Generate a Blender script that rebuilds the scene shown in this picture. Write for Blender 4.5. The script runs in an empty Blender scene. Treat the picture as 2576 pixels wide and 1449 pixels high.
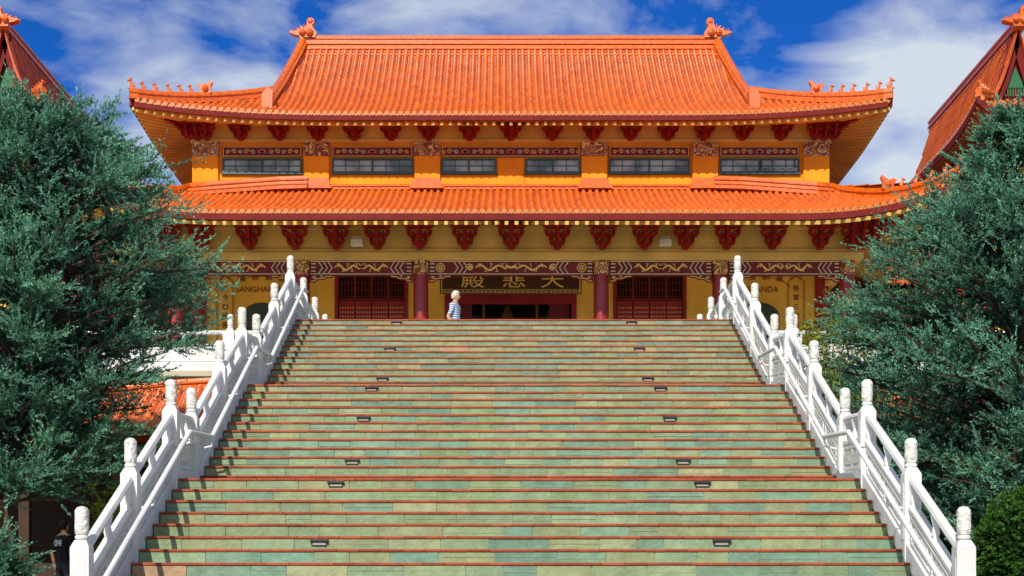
import bpy, bmesh, math, random
import numpy as np
from mathutils import Vector, Matrix
random.seed(7); rng=np.random.default_rng(11)
D=bpy.data; C=bpy.context
sc=C.scene
# ------------------------------------------------------------------ helpers
def link(o,parent=None):
    sc.collection.objects.link(o)
    if parent: o.parent=parent
    return o
def empty(name):
    o=D.objects.new(name,None); o.empty_display_size=.5
    return link(o)
def nodes(name):
    m=D.materials.new(name); m.use_nodes=True
    nt=m.node_tree; b=nt.nodes['Principled BSDF']
    return m,nt,b
def mat(name,col,rough=.6,var=.15,scale=3.,bump=0.,bscale=30.,attr=False,metal=0.,coat=0.,col2=None,trans=None):
    m,nt,b=nodes(name); N=nt.nodes.new; L=nt.links.new
    tc=N('ShaderNodeTexCoord')
    no=N('ShaderNodeTexNoise'); no.inputs['Scale'].default_value=scale; no.inputs['Detail'].default_value=3
    L(tc.outputs['Object'],no.inputs['Vector'])
    ramp=N('ShaderNodeValToRGB')
    c=Vector(col)
    lo=c*(1-var); hi=(Vector(col2) if col2 else c*(1+var))
    ramp.color_ramp.elements[0].position=.3; ramp.color_ramp.elements[1].position=.7
    ramp.color_ramp.elements[0].color=(*lo,1); ramp.color_ramp.elements[1].color=(*[min(x,.95) for x in hi],1)
    L(no.outputs['Fac'],ramp.inputs['Fac'])
    out=ramp.outputs['Color']
    if attr:
        at=N('ShaderNodeAttribute'); at.attribute_name='Col'
        mx=N('ShaderNodeMix'); mx.data_type='RGBA'; mx.blend_type='MULTIPLY'; mx.inputs[0].default_value=1
        L(at.outputs['Color'],mx.inputs[6]); L(out,mx.inputs[7]); out=mx.outputs[2]
    L(out,b.inputs['Base Color'])
    b.inputs['Roughness'].default_value=rough; b.inputs['Metallic'].default_value=metal
    if rough>=.5: b.inputs['Specular IOR Level'].default_value=.22
    b.inputs['Coat Weight'].default_value=coat; b.inputs['Coat Roughness'].default_value=.15
    if bump>0:
        n2=N('ShaderNodeTexNoise'); n2.inputs['Scale'].default_value=bscale; n2.inputs['Detail'].default_value=3
        L(tc.outputs['Object'],n2.inputs['Vector'])
        bp=N('ShaderNodeBump'); bp.inputs['Strength'].default_value=bump; bp.inputs['Distance'].default_value=.02
        L(n2.outputs['Fac'],bp.inputs['Height']); L(bp.outputs['Normal'],b.inputs['Normal'])
    return m
def patmat(name,base,line,scale=6.,thr=.06,rough=.5,smooth=False):
    """scroll-like painted ornament: thin bright lines over a dark ground"""
    m,nt,b=nodes(name); N=nt.nodes.new; L=nt.links.new
    tc=N('ShaderNodeTexCoord'); mp=N('ShaderNodeMapping'); mp.inputs['Scale'].default_value=(1,.02,1)
    L(tc.outputs['Object'],mp.inputs['Vector'])
    w=N('ShaderNodeTexNoise'); w.inputs['Scale'].default_value=scale; w.inputs['Detail'].default_value=1; w.inputs['Distortion'].default_value=1.2
    L(mp.outputs[0],w.inputs['Vector'])
    mu=N('ShaderNodeMath'); mu.operation='MULTIPLY'; mu.inputs[1].default_value=42; L(w.outputs['Fac'],mu.inputs[0])
    si=N('ShaderNodeMath'); si.operation='SINE'; L(mu.outputs[0],si.inputs[0])
    r=N('ShaderNodeValToRGB'); e=r.color_ramp.elements
    e[0].position=.5+thr; e[0].color=(*base,1); e[1].position=.6+thr; e[1].color=(*line,1)
    L(si.outputs[0],r.inputs['Fac']); L(r.outputs['Color'],b.inputs['Base Color'])
    b.inputs['Roughness'].default_value=rough
    return m
class MB:
    def __init__(s): s.v=[];s.f=[];s.c=[]
    def add(s,vs,fs,col=(1,1,1)):
        k=len(s.v); s.v+= [tuple(p) for p in vs]; s.f+=[tuple(i+k for i in f) for f in fs]; s.c+=[col]*len(vs)
    def box(s,x0,x1,y0,y1,z0,z1,col=(1,1,1)):
        s.hexa([(x0,y0,z0),(x1,y0,z0),(x1,y1,z0),(x0,y1,z0),(x0,y0,z1),(x1,y0,z1),(x1,y1,z1),(x0,y1,z1)],col)
    def hexa(s,v,col=(1,1,1)):
        s.add(v,[(3,2,1,0),(4,5,6,7),(0,1,5,4),(1,2,6,5),(2,3,7,6),(3,0,4,7)],col)
    def beam(s,p0,p1,w,h,col=(1,1,1)):
        p0=Vector(p0);p1=Vector(p1);d=(p1-p0).normalized()
        sd=d.cross(Vector((0,0,1)))
        if sd.length<1e-4: sd=Vector((1,0,0))
        sd.normalize(); up=sd.cross(d).normalized()
        a=sd*w/2;b=up*h/2
        s.hexa([p0-a-b,p0+a-b,p1+a-b,p1-a-b,p0-a+b,p0+a+b,p1+a+b,p1-a+b],col)
    def slope(s,x0,x1,y0,z0,y1,z1,h0,h1,col=(1,1,1)):
        s.hexa([(x0,y0,z0+h0),(x1,y0,z0+h0),(x1,y1,z1+h0),(x0,y1,z1+h0),(x0,y0,z0+h1),(x1,y0,z0+h1),(x1,y1,z1+h1),(x0,y1,z1+h1)],col)
    def cyl(s,p0,p1,r0,r1=None,n=12,col=(1,1,1),caps=True):
        if r1 is None:r1=r0
        p0=Vector(p0);p1=Vector(p1);d=(p1-p0).normalized()
        a=d.orthogonal().normalized();b=d.cross(a)
        vs=[];fs=[]
        for p,r in((p0,r0),(p1,r1)):
            for i in range(n):
                t=2*math.pi*i/n; vs.append(p+a*r*math.cos(t)+b*r*math.sin(t))
        for i in range(n): j=(i+1)%n; fs.append((i,j,n+j,n+i))
        if caps: fs+= [tuple(range(n))[::-1],tuple(range(n,2*n))]
        s.add(vs,fs,col)
    def lathe(s,x,y,z,prof,n=16,col=(1,1,1)):
        vs=[];fs=[]
        for r,h in prof:
            for i in range(n):
                t=2*math.pi*i/n; vs.append((x+r*math.cos(t),y+r*math.sin(t),z+h))
        for k in range(len(prof)-1):
            for i in range(n):
                j=(i+1)%n; fs.append((k*n+i,k*n+j,(k+1)*n+j,(k+1)*n+i))
        fs.append(tuple(range(n))[::-1]); m=(len(prof)-1)*n; fs.append(tuple(range(m,m+n)))
        s.add(vs,fs,col)
    def ball(s,c,r,n=10,sx=1,sy=1,sz=1,col=(1,1,1)):
        k=max(4,n//2+1)
        vs=[];fs=[]
        for a in range(k+1):
            th=math.pi*a/k; rr=max(math.sin(th),.02)*r
            for i in range(n):
                t=2*math.pi*i/n; vs.append((c[0]+rr*math.cos(t)*sx,c[1]+rr*math.sin(t)*sy,c[2]-r*math.cos(th)*sz))
        for a in range(k):
            for i in range(n):
                j=(i+1)%n; fs.append((a*n+i,a*n+j,(a+1)*n+j,(a+1)*n+i))
        s.add(vs,fs,col)
    def prism(s,pts,y0,y1,col=(1,1,1),M=None):
        n=len(pts)
        vs=[Vector((p[0],y0,p[1])) for p in pts]+[Vector((p[0],y1,p[1])) for p in pts]
        if M is not None: vs=[M@v for v in vs]
        fs=[tuple(range(n)),tuple(range(n,2*n))[::-1]]+[(i,(i+1)%n,n+(i+1)%n,n+i) for i in range(n)]
        s.add(vs,fs,col)
    def ribbon(s,pts,w,y,col=(1,1,1)):
        """flat painted/inlaid strip in an XZ plane"""
        vs=[];fs=[];n=len(pts)
        for i,(x,z) in enumerate(pts):
            a=pts[max(i-1,0)];b=pts[min(i+1,n-1)]
            dx,dz=b[0]-a[0],b[1]-a[1];l=math.hypot(dx,dz) or 1
            ww=(w(i/(n-1)) if callable(w) else w)/2
            vs+= [(x-dz/l*ww,y,z+dx/l*ww),(x+dz/l*ww,y,z-dx/l*ww)]
        for i in range(n-1): fs.append((2*i,2*i+1,2*i+3,2*i+2))
        s.add(vs,fs,col)
    def sweep(s,path,w,h,col=(1,1,1)):
        """moulded ridge course swept along a path, upright"""
        cs=[(-1,0),(-1,.22),(-.72,.26),(-.72,.5),(-1.0,.54),(-1.0,.68),(-.75,.72),(-.6,.92),(-.3,1),(.3,1),(.6,.92),(.75,.72),(1.0,.68),(1.0,.54),(.72,.5),(.72,.26),(1,.22),(1,0)]
        n=len(path);m=len(cs);vs=[];fs=[]
        path=[Vector(p) for p in path]
        for i,p in enumerate(path):
            d=path[min(i+1,n-1)]-path[max(i-1,0)]; sd=Vector((d.y,-d.x,0))
            sd.normalize()
            for a,b in cs: vs.append(p+sd*a*w/2+Vector((0,0,b*h)))
        for i in range(n-1):
            for k in range(m): k2=(k+1)%m; fs.append((i*m+k,i*m+k2,(i+1)*m+k2,(i+1)*m+k))
        fs.append(tuple(range(m))); fs.append(tuple(range((n-1)*m,n*m))[::-1])
        s.add(vs,fs,col)
    def obj(s,name,m,parent=None,smooth=False,bevel=0,attr=True):
        me=D.meshes.new(name); me.from_pydata(s.v,[],s.f); me.materials.append(m)
        if attr:
            a=me.color_attributes.new('Col','FLOAT_COLOR','POINT')
            arr=np.ones((len(s.v),4),dtype=np.float32); arr[:,:3]=np.array(s.c,dtype=np.float32)
            a.data.foreach_set('color',arr.ravel())
        if smooth:
            me.polygons.foreach_set('use_smooth',[True]*len(me.polygons))
            try: me.set_sharp_from_angle(angle=math.radians(40))
            except Exception: pass
        o=D.objects.new(name,me); link(o,parent)
        if bevel:
            b=o.modifiers.new('bevel','BEVEL'); b.width=bevel; b.segments=2; b.limit_method='ANGLE'
        return o
def npmesh(name,V,F,m,parent=None,cols=None,smooth=False):
    me=D.meshes.new(name); k=F.shape[1]
    me.vertices.add(len(V)); me.vertices.foreach_set('co',V.astype(np.float32).ravel())
    me.loops.add(F.size); me.loops.foreach_set('vertex_index',F.astype(np.int32).ravel())
    me.polygons.add(len(F)); me.polygons.foreach_set('loop_start',np.arange(len(F),dtype=np.int32)*k)
    try: me.polygons.foreach_set('loop_total',np.full(len(F),k,dtype=np.int32))
    except Exception: pass
    me.update(calc_edges=True); me.materials.append(m)
    if smooth: me.polygons.foreach_set('use_smooth',[True]*len(F))
    if cols is not None:
        a=me.color_attributes.new('Col','FLOAT_COLOR','POINT'); arr=np.ones((len(V),4),dtype=np.float32); arr[:,:3]=cols
        a.data.foreach_set('color',arr.ravel())
    return link(D.objects.new(name,me),parent)
def text(name,body,size,loc,m,parent,rz=0,sx=1,ext=.006):
    cu=D.curves.new(name,'FONT'); cu.body=body; cu.size=size; cu.align_x='CENTER'; cu.align_y='CENTER'; cu.extrude=ext
    cu.materials.append(m); o=D.objects.new(name,cu); o.location=loc; o.rotation_euler=(math.pi/2,0,rz); o.scale=(sx,1,1)
    return link(o,parent)
# ------------------------------------------------------------------ materials
TILE=mat('glazed_orange_tile',(.60,.092,.003),.36,.12,4.,.12,40,attr=True,coat=.12,col2=(.72,.130,.005))
TILEP=mat('glazed_orange_ridge',(.62,.100,.004),.3,.24,9.,.2,30,coat=.2,col2=(.74,.150,.008))
RED=mat('red_fascia_paint',(.15,.008,.006),.7,.2,4.)
DRED=mat('dark_red_bracket_paint',(.27,.011,.008),.5,.3,6.,.1)
COLR=mat('red_column_lacquer',(.26,.012,.014),.35,.12,2.,coat=.2)
CREAM=mat('cream_plaster',(.68,.44,.12),.7,.18,1.2,.1,20)
OCH=mat('ochre_wall',(.74,.44,.07),.7,.18,.9,.1,20)
ORW=mat('orange_wall',(.84,.28,.008),.7,.14,1.2,.1,20)
GOLD=mat('gold_paint',(.80,.53,.15),.4,.15,10.)
MAR=mat('maroon_panel',(.16,.022,.018),.5,.2,8.)
WHITE=mat('white_painted_stone',(.66,.655,.63),.55,.12,1.6,.12,35,col2=(.76,.755,.74))
CARV=mat('white_carved_stone',(.66,.64,.59),.6,.35,26.,1.0,34)
GREEN=mat('green_window_frame',(.02,.06,.045),.4,.1,4.)
CONC=mat('pale_wall_render',(.5,.44,.33),.8,.15,1.,.1,10)
PIL=patmat('gold_scroll_on_brown',(.22,.05,.02),(.78,.55,.2),3.6,.0)
BLACK=mat('dark_interior',(.012,.009,.008),.8,.1)
PINK=mat('pink_petal_paint',(.6,.2,.2),.6,.1)
LBLUE=mat('pale_blue_paint',(.45,.6,.62),.6,.1)
BROWN=mat('brown_lettering',(.22,.07,.025),.6,.1)
m,nt,b=nodes('window_glass'); b.inputs['Base Color'].default_value=(.10,.13,.14,1); b.inputs['Roughness'].default_value=.08; b.inputs['Specular IOR Level'].default_value=.9
n=nt.nodes.new('ShaderNodeTexNoise'); n.inputs['Scale'].default_value=1.3; r=nt.nodes.new('ShaderNodeValToRGB')
r.color_ramp.elements[0].position=.38;r.color_ramp.elements[0].color=(.03,.045,.045,1);r.color_ramp.elements[1].position=.6;r.color_ramp.elements[1].color=(.30,.35,.35,1)
tc=nt.nodes.new('ShaderNodeTexCoord'); nt.links.new(tc.outputs['Object'],n.inputs['Vector']);nt.links.new(n.outputs['Fac'],r.inputs['Fac']);nt.links.new(r.outputs[0],b.inputs['Base Color'])
GLASS=m
SLATE=mat('slate_riser_stone',(.95,.95,.95),.85,.30,6.,.8,20,attr=True,col2=(1.0,1.0,1.0))
MORT=mat('pale_mortar',(.38,.38,.25),.9,.15,20.)
NOSE=mat('terracotta_nosing',(.9,.9,.9),.6,.15,12.,.2,attr=True)
SLATET=mat('slate_tread',(.24,.29,.19),.85,.2,3.,.4)
DARKM=mat('dark_metal',(.05,.045,.04),.4,.2,metal=.6)
# ------------------------------------------------------------------ tiled surface
def tiles(name,P,a0,a1,U,umax,parent,sp=.19,tl=.22,h=.065,ns=8,matr=None):
    nc=int(round((a1-a0)/sp)); sp=(a1-a0)/nc
    aa=np.linspace(a0,a1,nc*ns+1)
    nr=int(math.ceil(umax/tl)); us=[];ph=[]
    for k in range(nr):
        us+= [k*tl,(k+.97)*tl]; ph+=[1.,0.]
    us=np.array(us);ph=np.array(ph)
    A,Uu=np.meshgrid(aa,us,indexing='ij'); PH=np.broadcast_to(ph,A.shape)
    Um=np.array([U(a) for a in aa])[:,None]; Uc=np.minimum(Uu,Um)
    p=P(A,Uc); e=1e-3
    du=(P(A,Uc+e)-p)/e; da=(P(A+e,Uc)-p)/e
    nn=np.cross(da,du); nn/= (np.linalg.norm(nn,axis=-1,keepdims=True)+1e-9)
    nn*= np.sign(nn[...,2:3]+1e-9)
    phase=((A-a0)/sp)%1.0
    x=np.clip(np.abs(phase-.5)/.31,0,1); bar=np.sqrt(1-x**2)
    col_id=np.floor((A-a0)/sp+1e-6).astype(int); row=np.broadcast_to((np.arange(len(us))//2)[None,:],A.shape)
    jit=rng.uniform(-.006,.006,(nc+2,nr+1))[np.clip(col_id,0,nc),row]
    off=bar*(h+ .022*PH)+.024*PH+jit*bar
    V=(p+nn*off[...,None])
    na,nu=A.shape
    rt=rng.uniform(.78,1.12,(nc+2,nr+1)); cb=rt[np.clip(col_id,0,nc),row]
    dark=np.where(bar>.25,1.0,.6)
    cols=np.repeat((cb*dark)[...,None],3,axis=-1); 
    idx=np.arange(na*nu).reshape(na,nu)
    F=np.stack([idx[:-1,:-1],idx[1:,:-1],idx[1:,1:],idx[:-1,1:]],-1).reshape(-1,4)
    mid=((Uu[:-1,:-1]<np.minimum(Um[:-1],Um[1:]))).reshape(-1)
    F=F[mid]
    return npmesh(name,V.reshape(-1,3),F,matr or TILE,parent,cols.reshape(-1,3)),nc,sp
def stackp(x,y,z): return np.stack(np.broadcast_arrays(x,y,z),-1).astype(float)
def eave_caps(mb,P,a0,a1,nc,outdir,r=.068):
    sp=(a1-a0)/nc
    for i in range(nc):
        a=a0+(i+.5)*sp
        p=P(np.array(a),np.array(0.)); o=Vector(outdir)
        q=Vector(p)+Vector((0,0,.03))
        mb.cyl(q-o*.0,q+o*.05,r,r,9)
        p2=Vector(P(np.array(a+sp*.5),np.array(0.)))+o*.03
        t=Vector((-o.y,o.x,0))
        mb.add([p2+t*sp*.32+Vector((0,0,.02)),p2-t*sp*.32+Vector((0,0,.02)),p2-t*sp*.18-Vector((0,0,.05)),p2-Vector((0,0,.085)),p2+t*sp*.18-Vector((0,0,.05))],[(0,1,2,3,4)])
# ================================================================== TEMPLE HALL
TH=empty('temple_hall')
EX,EY,EZ=10.38,42.5,15.5     # upper eave half length, front line, height
RY=48.0                     # ridge line
def prof(u): return .42*u+.05*u*u
def upt(a,u,s=4.5,w=6.0,k=.34):
    c=np.clip((np.abs(a)-s)/w,0,1.15); return k*c**2.2*np.clip(1-u/4.5,0,1)
def Pf(a,u):
    c=np.clip((np.abs(a)-6)/4.5,0,1.1)
    return stackp(a,EY+u-.18*c**3*(1-u/6),EZ+prof(u)+upt(a,u))
def Pb(a,u):
    p=Pf(a,u); p[...,1]=2*RY-p[...,1]; return p
def Uf(a):
    a=abs(a); hip=2.3*(EX-a)/(EX-6.85)
    if a<=6.45: return 5.5
    if a<6.85: return max(1+4.5*math.sqrt(max(0,1-(a-6.45)/.4)),hip)
    return max(hip,0)
_,nc,sp=tiles('upper_roof_tiles_front',Pf,-EX,EX,Uf,5.5,TH)
tiles('upper_roof_tiles_back',Pb,-EX,EX,Uf,5.5,TH,sp=.38,ns=4,tl=.5)
def side(sgn):
    def Ps(a,u):
        s=u/3.7; ye=a; yi=44.8+(a-EY)/11.*6.4
        x=EX+.10*np.clip((np.abs(a-RY)-2)/3.5,0,1)**3
        ze=EZ+.34*np.clip((np.abs(a-RY)-1.5)/4.,0,1.05)**2.2
        return stackp(sgn*(x*(1-s)+6.5*s),ye*(1-s)+yi*s,ze*(1-s)+16.7*s-.12*np.sin(np.pi*s))
    return Ps
caps=MB(); eave_caps(caps,Pf,-EX,EX,nc,(0,-1,0))
for sg in(-1,1):
    Ps=side(sg); _,n2,_=tiles('upper_roof_tiles_side',Ps,EY-.12,2*RY-EY+.12,lambda a:3.7,3.7,TH,sp=.2,ns=6,tl=.3)
    eave_caps(caps,Ps,EY-.12,2*RY-EY+.12,n2,(sg,0,0))
GOLDT=mat('eave_tile_ends',(.55,.12,.012),.35,.3,30.,coat=.2,col2=(.66,.22,.03))
rid=MB()
rid.sweep([(x,RY,19.1) for x in np.linspace(-6.45,6.45,20)],.34,.36)
rid.sweep([(x,RY,19.46) for x in np.linspace(-6.45,6.45,20)],.26,.3)
rid.sweep([(x,RY-.3,18.93) for x in np.linspace(-6.4,6.4,20)],.16,.16)
def Xv(u): return 6.45+.4*(1-(max(u-1,0)/4.5)**2)
hipc={}
for sg in(-1,1):
    for fb in(1,-1):
        path=[]
        for u in np.linspace(5.5,.95,22):
            y=EY+u; y=y if fb==1 else 2*RY-y
            path.append((sg*Xv(u),y,EZ+prof(u)+.0))
        rid.sweep(path,.30,.42); 
        p2=[(q[0]+sg*.16,q[1],q[2]-.1) for q in path]; rid.sweep(p2,.18,.3)
        hp=[]
        for t in np.linspace(0,1,20):
            a=6.8+(EX+.12-6.8)*t; u=2.3*(EX-min(a,EX))/(EX-6.85)
            p=Pf(np.array(a),np.array(u)); y=p[1] if fb==1 else 2*RY-p[1]
            hp.append((sg*p[0],y,p[2]+.04+.0))
        rid.sweep(hp,.22,.30); hipc[(sg,fb)]=hp
rid.obj('roof_ridges',TILEP,TH,smooth=False)
orn=MB()
def chiwen(x,y,z,s,sg):
    pts=[(-.45,0),(.30,0),(.33,.16),(.62,.22),(.78,.30),(.74,.40),(.60,.36),(.44,.42),(.40,.52),(.30,.46),(.22,.62),(.12,.5),(.02,.60),(-.03,.72),(-.02,.86),(-.10,.98),(-.26,1.0),(-.36,.90),(-.36,.74),(-.26,.66),(-.34,.5),(-.48,.3)]
    P=[(x+sg*a*s,z+b*s) for a,b in pts]
    if sg<0: P=P[::-1]
    orn.prism(P,y-.13,y+.13)
    orn.ball((x+sg*-.19*s,y-.1,z+.84*s),.15*s,10,sy=.8)
    orn.ball((x+sg*.2*s,y-.16,z+.3*s),.16*s,8)
    orn.ball((x-sg*.15*s,y-.14,z+.3*s),.19*s,8)
    for k in range(4):
        orn.cyl((x+sg*(.05+.13*k)*s,y-.05,z+.35*s),(x+sg*(.12+.19*k)*s,y-.1,z+(.72-.08*k)*s),.05*s,.02*s,6)
    orn.cyl((x+sg*.4*s,y,z+.28*s),(x+sg*.85*s,y,z+.36*s),.07*s,.05*s,8)
for sg in(-1,1): chiwen(sg*6.35,RY,19.62,.66,sg)
def fin(x,y,z,s,sg):
    pts=[(-.4,0),(.4,0),(.42,.35),(.6,.62),(.35,.75),(.1,.6),(-.1,.72),(-.42,.95),(-.5,.8),(-.35,.5)]
    P=[(x+sg*a*s,z+b*s) for a,b in pts]
    orn.prism(P,y-.1*s,y+.22*s); orn.ball((x,y-.12*s,z+.35*s),.25*s,8)
def beast(x,y,z,s,sg,k=0):
    orn.prism([(x-.28*s,z),(x+.28*s,z),(x+.25*s,z+.12*s),(x-.25*s,z+.12*s)],y-.16*s,y+.16*s)
    orn.cyl((x-sg*.1*s,y,z+.1*s),(x+sg*.05*s,y,z+.62*s),.2*s,.12*s,8)
    orn.ball((x+sg*.12*s,y,z+.76*s),.17*s,8); orn.cyl((x+sg*.2*s,y,z+.74*s),(x+sg*.4*s,y,z+.68*s),.08*s,.05*s,6)
    orn.cyl((x,y,z+.85*s),(x-sg*.05*s,y,z+1.05*s),.05*s,.02*s,5)
    orn.cyl((x-sg*.2*s,y,z+.1*s),(x-sg*.36*s,y,z+.5*s),.07*s,.03*s,6)
for (sg,fb),hp in hipc.items():
    n=len(hp)
    def at(t):
        f=t*(n-1);i=min(int(f),n-2);q=f-i
        return [hp[i][k]*(1-q)+hp[i+1][k]*q for k in range(3)]
    p=at(.50); fin(p[0],p[1],p[2]+.26,.40,sg)
    for k,t in enumerate((.60,.67,.745,.83,.91,.985)):
        p=at(t); beast(p[0],p[1],p[2]+.28,.26 if k<5 else .32,sg,k)
    q=Xv(.95); yy=EY+.95 if fb==1 else 2*RY-EY-.95
    orn.prism([(sg*(q-.14),EZ+.42),(sg*(q+.14),EZ+.42),(sg*(q+.15),EZ+.8),(sg*(q+.02),EZ+1.0),(sg*(q-.16),EZ+.92)],yy-.25,yy+.12)
orn.obj('ridge_ornaments',mat('ornament_glaze',(.58,.11,.010),.35,.4,25.,.5,40,coat=.3),TH)
g=MB()
for sg in(-1,1):
    pts=[]
    for u in np.linspace(.9,5.5,12): pts.append((EY+u,EZ+prof(u)-.02))
    full=pts+[(2*RY-y,z) for y,z in pts[::-1]]
    vs=[(sg*6.3,y,z) for y,z in full]
    g.add(vs,[tuple(range(len(vs)))])
g.obj('gable_walls',RED,TH)
sof=MB();fas=MB();raf=MB()
WY=44.0;WX=9.09
def upper_front_edge(a): p=Pf(np.array(a),np.array(0.)); return Vector(p)
def side_edge(sg,a): return Vector(side(sg)(np.array(a),np.array(0.)))
xs=np.linspace(-EX,EX,61)
def strip(mb,A,B):
    vs=[];
    for p,q in zip(A,B): vs+= [p,q]
    mb.add(vs,[(2*i,2*i+1,2*i+3,2*i+2) for i in range(len(A)-1)])
for fb in (1,-1):
    A=[];B=[]
    for a in xs:
        p=upper_front_edge(a)-Vector((0,-.05,.16)); q=Vector((a*WX/EX,WY,15.78))
        if fb==-1: p.y=2*RY-p.y;q.y=2*RY-q.y
        A.append(p);B.append(q)
    strip(sof,A,B)
    for i in range(len(xs)-1):
        p=upper_front_edge(xs[i]);q=upper_front_edge(xs[i+1])
        if fb==-1: p.y=2*RY-p.y;q.y=2*RY-q.y
        o=Vector((0,0,-.10)); fas.beam(p+o,q+o,.07,.13)
for sg in(-1,1):
    ya=np.linspace(EY-.12,2*RY-EY+.12,41);A=[];B=[]
    for a in ya:
        p=side_edge(sg,a)-Vector((sg*.05,0,.16)); q=Vector((sg*WX,RY+(a-RY)*4/5.65,15.78));A.append(p);B.append(q)
    strip(sof,A,B)
    for i in range(40):
        o=Vector((0,0,-.10)); fas.beam(side_edge(sg,ya[i])+o,side_edge(sg,ya[i+1])+o,.07,.13)
    for i in range(46):
        a=EY-.1+i*.245; p=side_edge(sg,a)-Vector((-sg*.0,0,.23)); q=Vector((sg*WX,RY+(a-RY)*4/5.65,15.70)); raf.beam(p-Vector((sg*.05,0,0)),q,.08,.08)
for i in range(87):
    a=-EX+.05+i*(2*EX-.1)/86; p=upper_front_edge(a)-Vector((0,-.06,.23)); q=Vector((a*WX/EX,WY+.02,15.70)); raf.beam(p,q,.08,.08)
w=MB(); w.box(-WX+.02,WX-.02,WY,2*RY-WY,12.5,15.79)
w.obj('upper_wall',ORW,TH)
cr=MB()
cr.box(-WX-.06,WX+.06,WY-.10,WY+.1,15.17,15.26); cr.box(-WX-.03,WX+.03,WY-.05,WY+.1,15.262,15.80)
cr.box(-WX-.08,WX+.08,WY-.14,WY+.1,15.64,15.72)
for sg in(-1,1):
    cr.box(min(sg*(WX-.1),sg*(WX+.05)),max(sg*(WX-.1),sg*(WX+.05)),WY+.11,2*RY-WY,15.16,15.79)
cr.obj('upper_cornice',CREAM,TH)
pil=MB();pc=MB()
for sg in(-1,1):
    for a,b_ in((9.09,8.35),(5.91,5.19),(2.75,2.02)):
        x0,x1=sorted((sg*a,sg*b_)); pil.box(x0,x1,WY-.12,WY+.05,13.6,14.77); pc.box(x0-.002,x1+.002,WY-.125,WY+.05,14.772,15.165)
pil.box(-.38,.38,WY-.05,WY+.05,13.6,14.73)
pil.obj('pilasters',ORW,TH,bevel=.01); pc.obj('pilaster_capitals',PIL,TH)
wf=MB();wg=MB();fr=MB();fb_=MB();gl=MB();pk=MB();lb=MB()
wins=[(-8.24,-5.97),(-5.11,-2.80),(-1.98,-.42),(.42,1.98),(2.80,5.11),(5.97,8.24)]
for wi,(x0,x1) in enumerate(wins):
    z0,z1=14.30,14.72; y=WY
    wg.box(x0,x1,y-.03,y-.01,z0,z1)
    for zz in(z0,z1-.045): wf.box(x0,x1,y-.075,y-.0,zz,zz+.045)
    for xx in(x0,x1-.045,(x0+x1)/2-.025): wf.box(xx,xx+.05,y-.078,y-.0,z0+.001,z1-.001)
    nb=6 if x1-x0>2 else 4
    for k in range(1,nb):
        xx=x0+(x1-x0)*k/nb; wf.box(xx-.01,xx+.01,y-.055,y-.02,z0+.04,z1-.04)
    wf.box(x0+.02,x1-.02,y-.05,y-.02,(z0+z1)/2-.011,(z0+z1)/2+.011)
    wf.box(x0-.03,x1+.03,y-.1,y,z0-.04,z0-.002)
wf.beam((7.15,WY-.18,14.38),(8.1,WY-.18,14.38),.03,.03); wf.beam((7.15,WY-.18,14.38),(7.15,WY-.06,14.7),.03,.03); wf.beam((8.1,WY-.18,14.38),(8.1,WY-.06,14.7),.03,.03)
def flower(x,z,y,r):
    for k in range(7):
        t=math.pi*(k/6.)
        pk.ribbon([(x,z-r*.3),(x+r*.7*math.cos(t),z-r*.1+r*.6*math.sin(t)),(x+r*1.3*math.cos(t),z-.1*r+r*.95*math.sin(t))],lambda q:r*.5*(math.sin(math.pi*min(q+.15,1))+.1),y)
def scroll(mb,x,z,y,r,sg,w_=.02):
    pts=[]
    for k in range(18):
        t=k/17*math.pi*2.6; rr=r*(1-.8*k/17); pts.append((x+sg*rr*math.cos(t),z+rr*math.sin(t)))
    mb.ribbon(pts,w_,y)
for x0,x1 in((-8.24,-5.97),(-5.11,-2.80),(-1.98,1.98),(2.80,5.11),(5.97,8.24)):
    fr.box(x0,x1,WY-.06,WY,14.77,15.06); y=WY-.064
    for zz in(14.785,15.045): fb_.ribbon([(x0+.02,zz),(x1-.02,zz)],.018,y)
    for xx in(x0+.03,x1-.03): fb_.ribbon([(xx,14.79),(xx,15.04)],.018,y)
    c=[(x0+x1)/2] if x1-x0<3 else [-1.3,0,1.3]
    for cx in c:
        flower(cx,14.91,y,.10)
        for s in(-1,1):
            scroll(lb,cx+s*.26,14.90,y,.07,s); scroll(gl,cx+s*.45,14.92,y,.075,-s); scroll(lb if x1-x0<3 else gl,cx+s*.62,14.9,y,.06,s)
            if x1-x0<3: scroll(gl,cx+s*.8,14.92,y,.07,s); scroll(fb_,cx+s*.98,14.9,y,.06,-s)
wf.obj('window_frames',GREEN,TH); wg.obj('window_panes',GLASS,TH)
fr.obj('upper_frieze',MAR,TH)
br=MB()
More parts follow.
